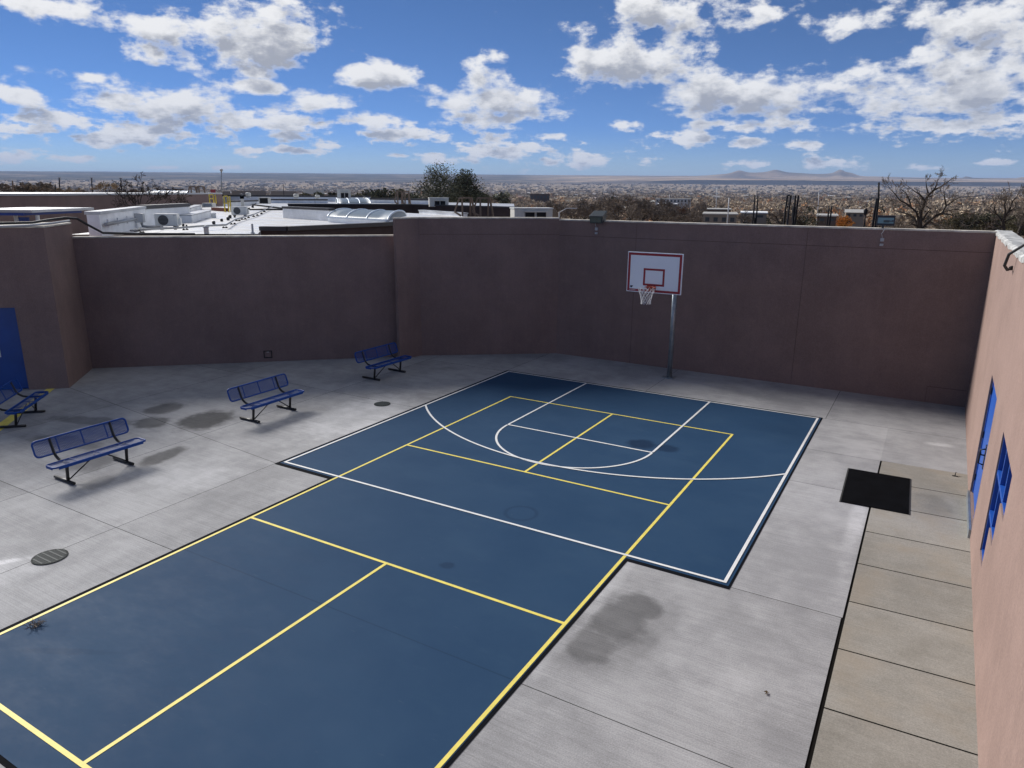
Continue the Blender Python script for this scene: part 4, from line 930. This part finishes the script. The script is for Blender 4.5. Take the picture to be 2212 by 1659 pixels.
# ------------------------------------------------------------------ trees one can tell apart
def rot_about(v, ax, a): return Matrix.Rotation(a, 3, ax) @ v
def bare_tree(seed, h, spread=.6, depth=6, trunk_r=.16, fork=.22, nb=(2, 3), droop=0.0, twr=.02, first=4, vase=.6):
    """limbs and twigs of a winter tree as two mesh builders"""
    g = random.Random(seed); L_, Tw = MB(), MB()
    def grow(p, d, ln, r, lv):
        if lv > depth: return
        n = 3 if lv < 3 else 2; pts = [p]; dd = d.copy()
        for i in range(n):
            dd = (dd + Vector((g.uniform(-1, 1), g.uniform(-1, 1), g.uniform(-.5, .8)-droop*lv*.12))*.16).normalized(); pts.append(pts[-1]+dd*ln/n)
        r1 = r*.62
        if lv <= 3: L_.tube(pts, [r+(r1-r)*i/n for i in range(n+1)], 6 if lv < 2 else 5, cap=False)
        else: Tw.tube(pts, [max(twr, r+(r1-r)*i/n) for i in range(n+1)], 3, cap=False)
        k = first if lv == 0 else g.randint(*nb)
        for i in range(k):
            t = 1.0 if i == 0 and lv > 0 else g.uniform(.55, 1.0) if lv else g.uniform(.8, 1)
            q = pts[-1] if t == 1 else pts[-2]+(pts[-1]-pts[-2])*g.random()
            perp = dd.orthogonal().normalized(); perp = rot_about(perp, dd, g.uniform(0, 6.283) if lv else 6.283*i/k+g.uniform(-.4, .4))
            ang = g.uniform(.25, .6)*(1+spread*.5) if lv else g.uniform(.4, .8)*spread*1.6
            nd = (dd*math.cos(ang)+perp*math.sin(ang)).normalized()
            grow(q, nd, ln*g.uniform(.62, .9)*(1.25 if lv == 0 else 1), r1*(.95 if i == 0 else .78), lv+1)
    grow(Vector((0, 0, 0)), Vector((g.uniform(-.08, .08), g.uniform(-.08, .08), 1)).normalized(), h*fork, trunk_r, 0)
    return L_, Tw
def fit(mbs, h, w=None):                   # scale the grown tree to its real height
    zs = [v.co.z for m in mbs for v in m.bm.verts]; xs = [v.co.x for m in mbs for v in m.bm.verts]
    if not zs: return
    s = h/max(zs); sx = w/(max(xs)-min(xs)) if w else s
    for m in mbs: bmesh.ops.transform(m.bm, matrix=Matrix.Diagonal((sx, sx, s, 1)), verts=m.bm.verts[:])
def leaves(seed, h, w, n, size, lobes=16, base=.12, column=False):
    g = random.Random(seed); f = MB(); L = []
    for k in range(lobes):
        z = g.uniform(base, .92) if not column else 1-(1-g.random())**.6*.97; rad_ = (1-abs(z-.55)*1.2)*w/2 if not column else w/2*(1.12-z)
        t = g.uniform(0, 6.28); d = g.uniform(.2, .8)*rad_; L.append((Vector((d*math.cos(t), d*math.sin(t), z*h)), g.uniform(.22, .42)*w*.62))
    for i in range(n):
        c, r = g.choice(L); v = Vector((g.gauss(0, 1), g.gauss(0, 1), g.gauss(0, 1))).normalized()*r*g.random()**.4; v.z *= .8
        p = c+v; s = size*g.uniform(.5, 1.4); a = Vector((g.uniform(-1, 1), g.uniform(-1, 1), g.uniform(-1, 1))).normalized(); b = a.orthogonal().normalized()
        f.quad(p-a*s, p-b*s*.6, p+a*s, p+b*s*.6)
    return f
BARE = {}
def tree(u, vtop, d, wpx, label, cat='tree', kind='bare', seed=0, group=None, twig='twig', bark='bark', name='bare_tree', proto=None, zb=None, bush=False, **kw):
    t = pt(u, vtop, d); a = math.atan2(t.x-CX, t.y-CY)-YAW; g = gp_(d, a); zb = g.z if zb is None else zb
    vb = (426 if u < 480 else 442 if u < 1110 else 482+(u-1205)*.027); s = px(t); w = wpx*s; zc = max(zb, pt(u, vb, d).z); ext = zc-zb; h = t.z-zc
    o = empty(name, (t.x, t.y, zb), random.Random(seed).uniform(0, 6.28) if kind != 'hero' else math.atan2(rt.y, rt.x)); tag(o, label, cat, group)
    if proto and proto in BARE:            # same limbs on another tree of the kind
        for c in BARE[proto]:
            k = c.copy(); COL.objects.link(k); k.parent = o; KIDS.setdefault(o.name, []).append(k); k.scale = (w, w, h); k.location = (0, 0, ext)
        return o
    if kind in ('bare', 'hero'):
        A_, B_ = bare_tree(seed, h, **kw); fit((A_, B_), 1.0 if proto else h, 1.0 if proto else w)
        if ext > 0: A_.tube([(0, 0, -ext/(h if proto else 1)), (0, 0, .02)], (.03 if proto else .03*w), 6)
        k1 = A_.build('trunk', M[bark], o); k2 = B_.build('crown', M[twig], o)
    else:
        A_, B_ = bare_tree(seed, h*.8, depth=4, **kw); B_.bm.free(); fit((A_,), h*.85, w*.6)
        A_.tube([(0, 0, -ext), (0, 0, .05*h)], .03*w, 6)
        k1 = A_.build('trunk', M[bark], o); k2 = leaves(seed, h, w, LEAFN, LEAFS*s, 44 if bush else 16, column=bush).build('crown', M[twig], o)
    for k in (k1, k2): k.location = (0, 0, ext)
    if proto:
        BARE[proto] = [k1, k2]
        for k in (k1, k2): k.scale = (w, w, h)
    return o
LEAFN, LEAFS = 1500, 2.2
# the broad bare tree behind the back wall
def limb_tree(paths, d, r0, label, seed, name='bare_tree', zb=-.6, tw=2, twl=.9, twr=.016, wood='bark', twigm='twig', fx=None):
    """winter tree whose main limbs follow surveyed paths (each with its own depth), with side twigs grown along them"""
    g = random.Random(seed); base = pt(*paths[0][0], d); o = empty(name, (base.x, base.y, zb)); tag(o, label, 'tree')
    A_, B_ = MB(), MB(); view = Vector((base.x-CX, base.y-CY, 0)).normalized(); O_ = o.location.copy()
    def sub(p, dr, ln, r, lv):
        n = 3; pts = [p]; dd = dr.copy()
        for i in range(n): dd = (dd+Vector((g.uniform(-1, 1), g.uniform(-1, 1), g.uniform(-.5, .9)))*.22).normalized(); pts.append(pts[-1]+dd*ln/n)
        (A_ if lv == 0 and r > .03 else B_).tube(pts, [max(twr, r), max(twr, r*.8), max(twr, r*.6), twr], 4 if lv == 0 else 3, cap=False)
        if lv < tw:
            for k in range(g.randint(2, 3)):
                t = g.uniform(.25, 1); i = min(int(t*n), n-1); q = pts[i]+(pts[i+1]-pts[i])*(t*n-i)
                pp = rot_about(dd.orthogonal().normalized(), dd, g.uniform(0, 6.28)); an = g.uniform(.35, .9)
                sub(q, (dd*math.cos(an)+pp*math.sin(an)).normalized(), ln*g.uniform(.45, .75), r*.55, lv+1)
    for j, (P, rr_) in enumerate(paths_of(paths)):
        off = g.uniform(-1.2, 1.2) if j else 0; pts = []
        for i, (u, v) in enumerate(P): pts.append(pt(u, v, d)+view*off*i/max(1, len(P)-1)-O_)
        if j == 0: pts.insert(0, Vector((pts[0].x, pts[0].y, -.3)))
        n = len(pts); rs_ = [r0*rr_*(1-.78*i/(n-1)) for i in range(n)]
        A_.tube(pts, rs_, 8, cap=False)
        for i in range(1, n-1):
            seg = pts[i+1]-pts[i]
            if pts[i].z < .8: continue
            for k in range(g.randint(1, 3)):
                q = pts[i]+seg*g.random(); dd = seg.normalized(); pp = rot_about(dd.orthogonal().normalized(), dd, g.uniform(0, 6.28)); an = g.uniform(.4, 1.0)
                sub(q, (dd*math.cos(an)+pp*math.sin(an)+Vector((0, 0, .15))).normalized(), twl*g.uniform(.6, 1.4), rs_[i]*.42, 0)
        sub(pts[-1], (pts[-1]-pts[-2]).normalized(), twl, rs_[-1], 0)
    A_.build('trunk', M[wood], o); B_.build('crown', M[twigm], o); return o
def paths_of(paths):
    return [(p, 1.0) if isinstance(p[0], tuple) and isinstance(p[0][0], (int, float)) and len(p[0]) == 2 and j == 0 else (p, .62 if j < 4 else .42) for j, p in enumerate(paths)]
def cv(ox, oy, k, paths): return [[(ox+k*x, oy+k*y) for x, y in p] for p in paths]
limb_tree(cv(1840.5, 353.9, .168, [[(872,830),(880,700),(890,600),(940,470),(985,400),(1050,340),(1150,290),(1225,235)],[(862,800),(850,700),(830,620),(760,560),(700,510),(620,470),(550,380),(500,325)],[(850,815),(800,700),(720,650),(620,620),(540,605),(505,560)],
 [(905,830),(1000,730),(1080,670),(1160,630),(1250,600),(1360,590),(1450,605)],[(1160,632),(1210,540),(1300,480),(1400,420)],[(1150,638),(1260,650),(1330,680),(1400,745)],[(905,730),(960,640),(1010,580),(950,535),(900,520)],[(1000,740),(1070,770),(1130,795)],[(840,800),(770,770),(695,815)],
 [(940,470),(880,400),(800,350),(735,300)],[(985,400),(960,310),(950,235)],[(760,560),(740,470),(700,380),(640,330)],[(890,600),(860,500),(800,430)],[(1050,340),(1090,270),(1100,210)],[(1210,540),(1190,440),(1180,360)]]), 56, .145, 'broad bare tree with spreading dark limbs above the right end of the back wall', 3, twr=.009, twl=.5, tw=3)
limb_tree(cv(1840.5, 353.9, .168, [[(1952,870),(1940,740),(1962,690),(2010,610),(2040,550),(2065,480),(2110,430)],[(1940,750),(1890,680),(1850,640),(1800,600)],[(1955,695),(1975,600),(1960,520),(1990,450)],[(1940,800),(1880,825),(1790,845)],[(2010,610),(2090,590),(2150,560)],[(1850,640),(1830,560),(1870,500)],[(1945,760),(2010,720),(2080,700),(2160,650)]]), 50, .11, 'crooked bare tree rising from the dark scrub near the rose wall', 5, twr=.009, twl=.5, tw=3)
limb_tree(cv(1840.5, 356, .168, [[(2140,880),(2170,810),(2230,760),(2300,640),(2340,520)],[(2170,810),(2140,760),(2120,690)],[(2230,760),(2220,680),(2190,610)],[(2230,765),(2330,740),(2420,700)],[(2300,640),(2260,560),(2250,480)]]), 47, .11, 'bare tree at the right edge beyond the rose wall', 6, twr=.009, twl=.5, tw=3)
limb_tree(cv(265.4, 378, .128, [[(262,640),(240,590),(210,500),(130,410),(70,300),(10,250)],[(255,600),(262,440),(250,360),(180,260),(90,225)],[(265,590),(300,420),(330,300),(312,160)],[(300,640),(400,500),(520,430),(600,400)],[(480,640),(520,540),(600,450),(640,370),(700,330)],[(600,640),(690,500),(760,410),(850,340)],[(700,640),(800,540),(900,470),(980,430)],[(130,640),(90,560),(30,500),(-60,430),(-110,330)],[(210,640),(150,560),(60,480),(-20,330)],[(760,640),(830,600),(960,560),(1010,500)],[(350,640),(370,520),(440,400),(460,320)]]), 46, .05, 'dark bare branches spreading in front of the long dark wall', 7, zb=-1, twr=.009, twl=.42, twigm='bark', tw=3)
LEAFN, LEAFS = 3600, 1.9
for i, (u, v, d, w_, lab) in enumerate(((2085,470,58,95,'olive scrubby evergreen low behind the right end of the wall'),(2150,464,60,110,'olive scrubby evergreen below the crooked bare tree'),(2210,466,55,110,'olive scrubby evergreen next to the rose wall'))):
    tree(u, v, d, w_, lab, kind='leafy', seed=40+i, twig='leafolive', name='evergreen_tree', group='olive scrub behind the right end of the wall')
LEAFN, LEAFS = 8500, 1.75
tree(945, 368, 110, 150, 'taller ragged dark tree of the pair above the school roof', kind='leafy', seed=51, twig='leafdark', name='evergreen_tree', bush=True)
tree(1003, 377, 114, 120, 'shorter ragged dark tree of the pair above the school roof', kind='leafy', seed=52, twig='leafdark', name='evergreen_tree', bush=True)
LEAFN, LEAFS = 900, 1.8
tree(1826, 468, 90, 46, 'bright orange autumn bush behind the back wall', kind='leafy', seed=61, twig='leaforange', name='autumn_tree')
tree(2090, 458, 75, 46, 'dull orange tree right of the broad bare tree', kind='leafy', seed=62, twig='leafrust', name='autumn_tree')
tree(1472, 449, 120, 42, 'rust leaved tree at the right end of the bare grove', kind='leafy', seed=63, twig='leafrust', name='autumn_tree')
tree(1738, 452, 95, 110, 'dark green tree behind the black frame tower', kind='leafy', seed=64, twig='leafdark', name='evergreen_tree')
tree(1690, 448, 100, 80, 'grey brown tree behind the slatted side of the black tower', kind='bare', seed=65, depth=6, twr=.03)
tree(1610, 455, 110, 46, 'small bare tree between the pale sheds and the black posts', kind='bare', seed=66, depth=6, twr=.02)
tree(228, 391, 240, 52, 'round crowned single bare tree behind the left block roof', kind='bare', seed=67, twig='twigtan', depth=6, twr=.06)
g = 'bare winter trees behind the courtyard wall'
spec = [(1290,432,130,60),(1312,420,150,64),(1335,411,140,84),(1362,420,125,66),(1388,428,118,72),(1412,438,112,60),(1440,444,108,60),(1300,450,105,60),(1372,446,100,64),(1500,458,110,44),(1260,440,150,50),(1235,446,170,46),(1205,430,210,60),(1160,438,230,70),(1130,446,260,60),(1080,430,240,60),(1050,424,230,52),(1250,428,260,50),(1430,425,230,60),(1480,430,240,60),(1520,420,300,60),(1560,436,250,46),(1340,436,112,60),
 (1420,452,96,50),(1465,462,98,46),(1185,448,190,40),(1930,470,70,60),(1950,462,90,60),(1900,474,80,50),(2050,476,70,60)]
for i, (u, v, d, w_) in enumerate(spec): tree(u, v, d, w_*1.15, 'grey brown bare winter tree in the grove behind the courtyard walls', seed=100+i, group=g, proto='grove%d' % (i % 6), depth=7, twr=.022, trunk_r=.12, fork=.16, first=5, spread=.8)
g = 'tan and brown trees beyond the left school block'
for i, (u, v, d, w_) in enumerate([(-30,392,150,50),(5,394,150,46),(38,399,160,40),(62,391,140,54),(88,396,145,50),(112,402,160,44),(135,404,165,44),(158,405,160,40),(176,410,190,30),(262,410,260,30),(290,408,280,36)]):
    tree(u, v, d, w_*1.25, 'brown winter tree in the row beyond the left school block', seed=160+i, group=g, twig='twigtan' if i in (5,6,7) else 'twig', proto='row%d' % (3 if i in (5,6,7) else i % 3), depth=7, twr=.03, trunk_r=.14, fork=.16, first=5, spread=.8)
LEAFN, LEAFS = 500, 3.0
g = 'dark evergreen bushes beyond the far skylight'
for i, (u, v, d, w_) in enumerate([(660,418,170,26),(690,412,180,30),(720,415,180,24),(770,420,160,30),(800,414,150,44),(830,412,150,46),(862,410,150,44),(890,420,150,30),(1085,416,190,40),(1330,424,420,10),(1320,423,460,12),(1040,420,190,36)]):
    tree(u, v, d, w_*1.2, 'dark bushy tree in the row beyond the farther skylight', kind='leafy', seed=200+i, group=g, twig='leafdark' if i % 3 else 'leafolive', name='evergreen_tree')

# ------------------------------------------------------------------ buildings, posts and poles beyond the wall
def bldg(u0, u1, v0, v1, d, label, wallm, roofm, depth=10, windows=0, gable=0):
    a, b = pt(u0, v1, d), pt(u1, v1, d); h = pt((u0+u1)/2, v0, d).z-a.z; o = empty('building', ((a.x+b.x)/2, (a.y+b.y)/2, a.z), math.atan2(b.y-a.y, b.x-a.x)); tag(o, label, 'building')
    w_ = (b-a).length; f = MB(); f.box((0, depth/2, h/2-2), (w_, depth, h+4)); f.build('wall_body', wallm, o)
    f = MB()
    if gable: f.bm.free(); f = MB(); v = [f.bm.verts.new(p) for p in ((-w_/2-.3,-.4,h),(w_/2+.3,-.4,h),(w_/2+.3,depth+.4,h),(-w_/2-.3,depth+.4,h),(-w_/2-.3,depth/2,h+gable),(w_/2+.3,depth/2,h+gable))]; [f.bm.faces.new([v[k] for k in q]) for q in ((0,1,5,4),(2,3,4,5),(3,0,4),(1,2,5),(0,3,2,1))]
    else: f.box((0, depth/2, h+.12), (w_+.5, depth+.5, .2))
    f.build('roof', roofm, o)
    for k in range(windows):
        f = MB(); x = -w_/2+w_*(k+.5)/windows; f.box((x, -.03, h*.55), (w_/windows*.5, .06, h*.4)); f.build('window', M['winpane'], o)
    return o
bldg(1518, 1590, 464, 486, 150, 'pale low shed with dark posts behind the back wall', M['housewall'], M['houseroof'], 14, 4)
bldg(1600, 1655, 461, 474, 165, 'white roofed low shed just left of the black posts', M['housewall'], M['parapet'], 12, 2)
bldg(1528, 1578, 453, 459, 230, 'flat white roofed building above the pale shed', M['brickbrown'], M['houseroof'], 14)
bldg(1826, 1866, 459, 472, 150, 'pale grey building with low gabled roof above the orange bush', M['housewall'], M['houseroof'], 9, 3, .5)
bldg(1764, 1806, 468, 482, 135, 'dark walled low building left of the orange bush', M['brickbrown'], M['houseroof'], 12, 2)
bldg(1420, 1462, 441, 450, 330, 'white roofed building behind the bare grove', M['housewall'], M['parapet'], 14)
bldg(1416, 1492, 429, 440, 560, 'long grey building with many windows beyond the grove', M['boxgrey'], M['cooler'], 16, 10)
bldg(1145, 1187, 419, 434, 900, 'dark brown multi storey block among the trees', M['brickbrown'], M['brickbrown'], 20, 6)
bldg(338, 396, 407.5, 413, 520, 'long low white roofed building left of the mast', M['brickbrown'], M['parapet'], 20)
bldg(500, 575, 413, 418, 640, 'long tan flat building right of the mast', M['housewall'], M['housewall'], 20)
bldg(455, 466, 410, 416, 560, 'small red sided building at the foot of the mast', M['redsign'], M['redsign'], 6)
bldg(585, 640, 412.5, 416, 700, 'long white roofed building right of the utility pole', M['housewall'], M['parapet'], 24)
bldg(480, 498, 413, 417, 620, 'small white roofed building beside the mast', M['housewall'], M['parapet'], 14)
bldg(655, 700, 409, 413, 1100, 'low pale warehouse among the far trees', M['cooler'], M['parapet'], 24)
bldg(400, 450, 414, 424, 300, 'long grey flat building behind the rusty frames', M['boxgrey'], M['cooler'], 16)
def pole(us, v0, v1, d, label, material, r=.08, cat='post', name='post', arm=None, group=None):
    b = pt(us[1], v1, d); t = pt(us[0], v0, d); o = empty(name, b); tag(o, label, cat, group)
    a = math.atan2(b.x-CX, b.y-CY)-YAW; gz = min(gp_(d, a).z, b.z)-b.z
    D_ = t-b; f = MB(); f.tube([Vector((D_.x*0, D_.y*0, gz)), D_*.5, D_], [r, r*.95, r*.8], 8); f.build('shaft', material, o)
    if arm == 'lights':
        s = px(t); f = MB(); f.bar(D_-rt*3.2*s, D_+rt*3.2*s, .25, .5)
        f.bar(D_-rt*3*s+Vector((0, 0, -.9)), D_+rt*3*s+Vector((0, 0, -.9)), .25, .5); f.build('lamp_bank', M['boxgrey'], o)
    if arm == 'cross': f = MB(); f.bar(D_-rt*1.2+Vector((0, 0, -.8)), D_+rt*1.2+Vector((0, 0, -.8)), .12, .14); f.build('crossarm', material, o)
    if arm == 'street': f = MB(); f.tube([D_, D_+rt*.9+Vector((0, 0, .5)), D_+rt*2.2+Vector((0, 0, .5))], .06, 6); f.build('lamp_arm', material, o)
    if arm == 'lantern': f = MB(); f.lathe([(.04, 0), (.10, .08), (.13, .30), (.05, .42)], 8, c=D_); f.build('lantern', material, o)
    if arm == 'dish':
        f = MB(); f.lathe([(.6, -2), (1.5, -.3), (1.5, .5), (.5, .9)], 10, c=D_); f.build('beacon', M['boxgrey'], o)
        for k in range(1, 9): f = MB(); c = D_*(k/9); f.box(c, (1.1, 1.1, .25)); f.build('platform', M['boxgrey'], o)
    return o
for us, v0, v1, lab in (((1630.5,1627),421,480,'left black post of the taller pair behind the back wall'),((1637,1634),422,481,'right black post of the taller pair behind the back wall'),((1791,1787),445,484,'left black post of the shorter pair left of the orange bush'),((1797,1792),444,485,'right black post of the shorter pair left of the orange bush')): pole(us, v0, v1, 46, lab, M['poledark'], .045, group='black posts behind the back wall')
pole((1631,1630), 470, 480, 46, 'short black stub post between the taller black posts', M['poledark'], .04)
pole((1898.5,1897), 394, 468, 44, 'tallest plain black post left of the broad bare tree', M['poledark'], .055)
pole((1894,1884), 428, 492, 43.5, 'leaning rough black post beside the tallest post', M['poledark'], .07)
pole((1869,1867), 465, 492, 50, 'black lantern post left of the leaning post', M['poledark'], .05, 'street lamp', 'street_lamp', 'lantern')
pole((1575,1571), 427, 482, 130, 'slim white pole in front of the pale shed', M['polewhite'], .10, 'pole', 'flagpole')
pole((1549,1547), 405, 448, 420, 'tall white street light over the trees', M['polewhite'], .28, 'street lamp', 'street_lamp', 'street')
pole((1769,1768), 415, 448, 300, 'white pole behind the right side of the black tower', M['polewhite'], .16, 'pole', 'utility_pole')
pole((1447,1446), 420, 437, 420, 'pale utility pole over the bare grove', M['polewhite'], .2, 'pole', 'utility_pole')
pole((1208,1207.5), 459, 480, 90, 'small white lamp post right of the wide cooler', M['polewhite'], .07, 'street lamp', 'street_lamp', 'street')
pole((27,29), 390, 424, 130, 'utility pole with crossarm before the left trees', M['tanframe'], .12, 'pole', 'utility_pole', 'cross')
pole((119,120), 398, 422, 150, 'plain dark utility pole among the tan trees', M['poledark'], .1, 'pole', 'utility_pole')
LG = 'sports field light poles'
for u, v0, lab in ((128,384.5,'sports field light pole farthest left'),(198,384.5,'sports field light pole left of the round bare tree'),(261,385.5,'sports field light pole right of the round bare tree'),(329,387.5,'sports field light pole above the vaulted skylight')):
    pole((u,u+.5), v0, 412, 420, lab, M['polewhite' if u > 300 else 'poledark'], .3, 'light pole', 'light_pole', 'lights', LG)
pole((478,478.3), 367, 416, 760, 'tall slender communications mast on the horizon', M['galv'], .6, 'mast', 'mast', 'dish')
pole((612,612.3), 398, 412, 500, 'plain utility pole left of the brown block', M['poledark'], .2, 'pole', 'utility_pole', 'cross')
# black frame tower
b = pt(1708, 488, 46); s = px(b); o = empty('frame_tower', b, math.atan2(rt.y, rt.x)); tag(o, 'black steel frame tower with slatted tan side behind the back wall', 'tower')
hT = 64*s; w_ = 17*s
for (x0, x1, y) in ((-.30, -.18, 0), (-.14, -.18, .9), (.14, .26, 0), (.42, .30, .9)):
    f = MB(); f.bar((x0*w_*2.2, y, -3), (x1*w_*2.2, y*.6, hT), .085, .085); f.build('leg', M['poledark'], o)
f = MB(); f.bar((.24*w_*2, .2, -3), (.26*w_*2, .3, hT*.62), .26, .2); f.build('inner_column', M['poledark'], o)
for k in range(13): f = MB(); f.box((-.16*w_, .1, -.5+k*hT*.52/12), (w_*1.05-.02*k, .08, .07)); f.build('slat', M['tanframe'], o)
for z in (.62, .99): f = MB(); f.bar((-.2*w_*2, .3, hT*z), (-.15*w_*2, .5, hT*z), .1, .1); f.build('tie', M['poledark'], o)
# ------------------------------------------------------------------ light, sky, clouds
SUN = Vector((math.sin(rad(-74)), math.cos(rad(-74)), 0)); EL = rad(31)
SUN = Vector((SUN.x*math.cos(EL), SUN.y*math.cos(EL), math.sin(EL)))
ld = bpy.data.lights.new('sun', 'SUN'); ld.energy = 2.3; ld.angle = rad(20); ld.color = (1.0, .955, .90)
lo = bpy.data.objects.new('sun', ld); COL.objects.link(lo); lo.rotation_euler = SUN.to_track_quat('Z', 'Y').to_euler()
W = bpy.data.worlds.new('World'); S.world = W; W.use_nodes = True; T = NT(W.node_tree)
bg = W.node_tree.nodes['Background']; bg.inputs[1].default_value = .05
sky = T.new('ShaderNodeTexSky', sky_type='NISHITA'); sky.sun_disc = False; sky.sun_elevation = EL
sky.sun_rotation = math.atan2(SUN.x, SUN.y) % (2*math.pi); sky.altitude = 1600; sky.air_density = .4; sky.dust_density = 0; sky.ozone_density = 8
D = T.new('ShaderNodeTexCoord').outputs['Generated']
xyz = T.new('ShaderNodeSeparateXYZ'); T.put(xyz.inputs[0], D)
az = T.math('MULTIPLY', T.math('ARCTAN2', xyz.outputs[0], xyz.outputs[1]), 180/math.pi)
el = T.math('MULTIPLY', T.math('ARCSINE', xyz.outputs[2]), 180/math.pi)
cmb = T.new('ShaderNodeCombineXYZ'); T.put(cmb.inputs[0], az); T.put(cmb.inputs[1], el); AE = cmb.outputs[0]
def sky_ae(u, v): r = ray(u, v).normalized(); return math.degrees(math.atan2(r.x, r.y)), math.degrees(math.asin(r.z))
# clouds: where each one floats in the sky (azimuth, elevation) and how wide and tall it is
CL = [(100,5,120,20),(500,85,215,68),(600,40,130,50),(330,65,110,42),(810,158,100,30),(545,188,80,17),(335,228,190,50),(50,208,70,22),(120,252,140,18),(290,290,165,28),(555,264,210,25),
      (690,222,90,29),(800,258,85,25),(880,286,105,25),(1070,222,155,62),(1092,325,128,31),(1200,297,40,10),(1400,35,180,42),(1600,20,110,34),(1380,138,170,60),(1630,205,230,52),(1845,48,95,34),
      (2110,60,170,75),(2100,190,260,72),(2060,270,230,26),(1350,272,42,14),(1485,297,110,18),(1630,270,160,16),(1270,346,80,17),(1400,350,32,10),(1610,309,50,12),(1730,312,50,10),(1620,355,75,10),(1790,352,75,15),
      (2150,350,60,7),(2000,362,40,7),(180,342,40,8),(60,338,90,14),(60,280,65,11),(600,292,60,13),(640,325,65,10),(540,326,50,10),(700,312,45,10),(950,340,65,13),(480,362,35,5),(860,336,30,6),(200,168,35,14),(340,362,40,4),(2200,120,90,90)]
CL = [c for c in CL]
front = T.math('MULTIPLY', T.ss(T.math('ABSOLUTE', T.math('ADD', az, 30.4)), 62, 44), T.ss(el, 19, 15))
north = T.math('SUBTRACT', 1.08, T.math('MULTIPLY', T.ss(T.math('ABSOLUTE', T.math('SUBTRACT', az, 36)), 40, 18), .75))      # unseen bright cloud bank, added in the north to lighten the left column
def cover(dA):
    best = None; A = T.vmath('ADD', AE, dA) if dA else AE
    for (u, v, ru, rv) in CL:
        a0, e0 = sky_ae(u, v); k = 180/math.pi/FPX; ca = math.cos(math.atan((u-PW/2)/FPX))
        q = T.vmath('LENGTH', T.vmath('MULTIPLY', T.vmath('SUBTRACT', A, (a0, e0, 0)), (1/(ru*k*ca), 1/(rv*k), 0)))
        best = q if best is None else T.math('MINIMUM', best, q)
    # broken cloud cover overhead and behind the camera
    return T.math('MINIMUM', best, T.math('ADD', T.math('MULTIPLY', front, 3.0), north))
def density(off, dA):
    A = T.vmath('ADD', AE, dA) if dA else AE
    e_ = T.new('ShaderNodeSeparateXYZ'); T.put(e_.inputs[0], A)
    nh = T.noise(T.vmath('MULTIPLY', A, (1, 1.75, 1)), .26, 10, .60)
    nl = T.noise(T.vmath('MULTIPLY', A, (1, 2.3, 1)), .50, 8, .62)
    k = T.ss(e_.outputs[1], 2.5, 9)
    n1 = T.math('ADD', T.math('MULTIPLY', nh, k), T.math('MULTIPLY', nl, T.math('SUBTRACT', 1.0, k)))
    return T.math('ADD', T.math('SUBTRACT', 1.0, cover(dA)), T.math('MULTIPLY', T.math('SUBTRACT', n1, .5), 4.6))
d0 = density(None, None)
d1 = density(1, (-.5, 1.0, 0))
mask = T.ss(d0, .02, .66)
mask = T.math('MULTIPLY', mask, T.ss(el, -.2, 1.0, .0, 1.0))
belly = T.math('MULTIPLY', T.ss(d0, .2, .8), T.ss(d1, .0, 1.0))
belly = T.math('MULTIPLY', belly, T.ss(T.math('ABSOLUTE', T.math('SUBTRACT', az, 36)), 24, 40))
belly = T.math('ADD', belly, T.math('MULTIPLY', T.ss(T.math('SUBTRACT', d1, d0), .0, .5), T.ss(d0, .15, .6, 0, .5)), clamp=True)
cc = T.mix(belly, (8.0, 7.95, 7.9), (3.3, 3.43, 3.8))
hs = T.new('ShaderNodeHueSaturation'); hs.inputs['Saturation'].default_value = 1.0; T.put(hs.inputs['Color'], sky.outputs[0])
low = T.mix(T.ss(el, 0, 5.0), (2.1, 1.32, .66), (.84, .95, .93), 'MIX')
skyc = T.mix(1.0, hs.outputs[0], low, 'MULTIPLY')
T.put(bg.inputs[0], T.mix(mask, skyc, cc))
W.cycles.sampling_method = 'NONE'
# thin valley air
f = MB(); f.box((0, 9000, 330), (80000, 78000, 1180)); hz_o = f.build('haze', None); hz_o.data.materials.clear()
hm = bpy.data.materials.new('haze'); hm.use_nodes = True; hn = hm.node_tree.nodes; hn.remove(hn['Principled BSDF'])
hv = hn.new('ShaderNodeVolumePrincipled'); hv.inputs['Color'].default_value = (.46,.64,1,1); hv.inputs['Density'].default_value = 4.2e-5; hv.inputs['Anisotropy'].default_value = .0
hm.node_tree.links.new(hv.outputs[0], hn['Material Output'].inputs['Volume']); hz_o.data.materials.append(hm); tag(hz_o, 'thin bluish air over the valley', 'haze', kind='stuff')
S.cycles.volume_max_steps = 64
S.view_settings.view_transform = 'Standard'; S.view_settings.look = 'None'; S.view_settings.exposure = 1.27; S.view_settings.gamma = 1
S.render.film_transparent = False
S.cycles.max_bounces = 6; S.cycles.diffuse_bounces = 4; S.cycles.glossy_bounces = 3
